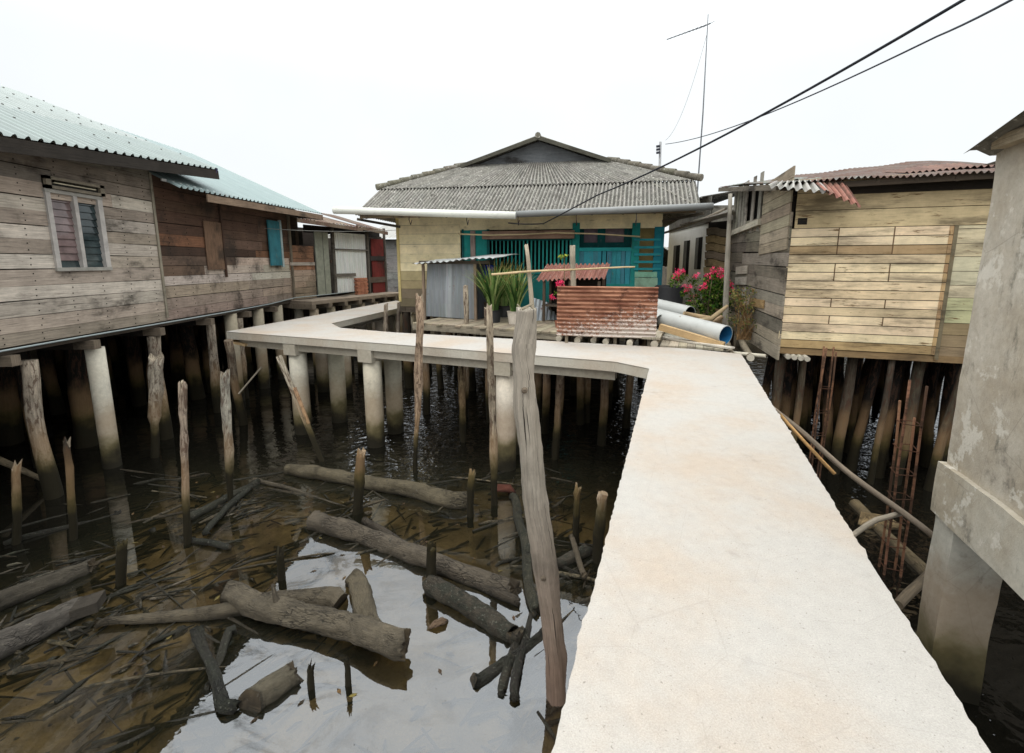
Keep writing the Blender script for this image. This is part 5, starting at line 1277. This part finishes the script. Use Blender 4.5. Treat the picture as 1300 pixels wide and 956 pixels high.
# ------------------------------------------------------------------ added background houses, out of view, blocking sky light and reflections
def bghouse(x, y, w, d, z1, label, c, rc_):
    t = thing('background_house', label, 'house', (x, y, 0)); fc = Face((x-w/2, y), (1, 0), (0, -1)); m = MB()
    planks(m, fc, 0, w, 2.2, z1, .3, lambda a, z: vary(c, .1), (3, 5)); fc.box(m, 0, .05, 2.2, z1, -d, -.05, c); fc.box(m, w-.05, w, 2.2, z1, -d, -.05, c); m.build('wall', 'plank', t)
    m = MB(); m.corr(fc.P(-.4, z1, .5), fc.P(w+.4, z1, .5), fc.P(-.4, z1+1.2, -d/2), fc.P(w+.4, z1+1.2, -d/2), int(w*4), .03, (0, -.3, 1), rc_, 2); m.corr(fc.P(-.4, z1, -d-.5), fc.P(w+.4, z1, -d-.5), fc.P(-.4, z1+1.2, -d/2), fc.P(w+.4, z1+1.2, -d/2), int(w*4), .03, (0, .3, 1), rc_, 2); m.build('roof', 'asbestos', t)
    m = MB(); fc.box(m, 0, w, 2.0, 2.18, -d, 0, S(60, 54, 48)); m.build('floor', 'plank', t)
    for i in range(6):
        for j in range(3): pile(t, x-w/2+.2+i*(w-.4)/5, y+.2+j*d/2.4, 2.0, .14, 'post', S(80, 72, 62), seg=7)
bghouse(14, 24, 9, 9, 3.6, 'low weathered house hidden behind the cream plank shed', S(130, 122, 110), S(120, 118, 112))
bghouse(12.5, 4.5, 5.5, 5, 5.2, 'dark weathered house beyond the concrete building at far right', S(96, 88, 78), S(110, 108, 100))
bghouse(1.5, 31, 15, 8, 4.4, 'low weathered house far behind the yellow house', S(120, 112, 100), S(120, 118, 112))
bghouse(-14.5, 27, 11, 8, 4.5, 'low weathered house far behind the grey plank house', S(120, 112, 100), S(120, 118, 112))

# ------------------------------------------------------------------ light
SUN_EL, SUN_AZ = math.radians(62), math.radians(205)
w = bpy.data.worlds.new('World'); sc.world = w; w.use_nodes = True; nt = w.node_tree; nt.nodes.clear()
out = nt.nodes.new('ShaderNodeOutputWorld'); bg = nt.nodes.new('ShaderNodeBackground'); sky = nt.nodes.new('ShaderNodeTexSky')
sky.sky_type = 'NISHITA'; sky.sun_disc = False; sky.sun_elevation = SUN_EL; sky.sun_rotation = SUN_AZ; sky.dust_density = 4; sky.air_density = 1.0
tc = nt.nodes.new('ShaderNodeTexCoord'); sx = nt.nodes.new('ShaderNodeSeparateXYZ'); mr = nt.nodes.new('ShaderNodeMapRange'); mr.interpolation_type = 'SMOOTHSTEP'
nt.links.new(tc.outputs['Generated'], sx.inputs[0]); nt.links.new(sx.outputs['Z'], mr.inputs['Value'])
SKS = .12
for k, q in zip(('From Min', 'From Max', 'To Min', 'To Max'), (.30, .80, 1.06/SKS, 3.1/SKS)): mr.inputs[k].default_value = q
cm = nt.nodes.new('ShaderNodeVectorMath'); cm.operation = 'MULTIPLY'; cm.inputs[1].default_value = (.955, .99, 1.0)
cn = nt.nodes.new('ShaderNodeTexNoise'); nt.links.new(tc.outputs['Generated'], cn.inputs['Vector']); cn.inputs['Scale'].default_value = 1.6; cn.inputs['Detail'].default_value = 5
cr_n = nt.nodes.new('ShaderNodeMapRange'); nt.links.new(cn.outputs['Fac'], cr_n.inputs['Value'])
for k, q in zip(('From Min', 'From Max', 'To Min', 'To Max'), (.3, .7, .93, 1.07)): cr_n.inputs[k].default_value = q
cmul = nt.nodes.new('ShaderNodeMath'); cmul.operation = 'MULTIPLY'; nt.links.new(mr.outputs[0], cmul.inputs[0]); nt.links.new(cr_n.outputs[0], cmul.inputs[1])
nt.links.new(cmul.outputs[0], cm.inputs[0])
mx = nt.nodes.new('ShaderNodeMix'); mx.data_type = 'RGBA'; mx.inputs[0].default_value = .93
nt.links.new(sky.outputs[0], mx.inputs[6]); nt.links.new(cm.outputs[0], mx.inputs[7])
nt.links.new(mx.outputs[2], bg.inputs[0]); bg.inputs[1].default_value = SKS; nt.links.new(bg.outputs[0], out.inputs[0])
sd = bpy.data.lights.new('sun', 'SUN'); sd.energy = .8; sd.angle = math.radians(20); sd.color = (1, .95, .88)
so = bpy.data.objects.new('sun', sd); col.objects.link(so)
dirv = V((math.sin(SUN_AZ)*math.cos(SUN_EL), math.cos(SUN_AZ)*math.cos(SUN_EL), math.sin(SUN_EL)))
so.rotation_euler = dirv.to_track_quat('Z', 'Y').to_euler()
# ------------------------------------------------------------------ camera
cd_ = bpy.data.cameras.new('camera'); cam = bpy.data.objects.new('camera', cd_); col.objects.link(cam)
cam.location = CAM; cam.rotation_euler = (math.pi/2-PITCH, 0, 0)
cd_.sensor_width = 36; cd_.lens = F_PX/1300*36; cd_.shift_y = -45/1300; cd_.clip_end = 2000; cd_.clip_start = .05
sc.camera = cam
sc.view_settings.view_transform = 'Standard'; sc.view_settings.look = 'None'; sc.view_settings.exposure = 0; sc.view_settings.gamma = 1
sc.cycles.max_bounces = 8; sc.cycles.transparent_max_bounces = 12
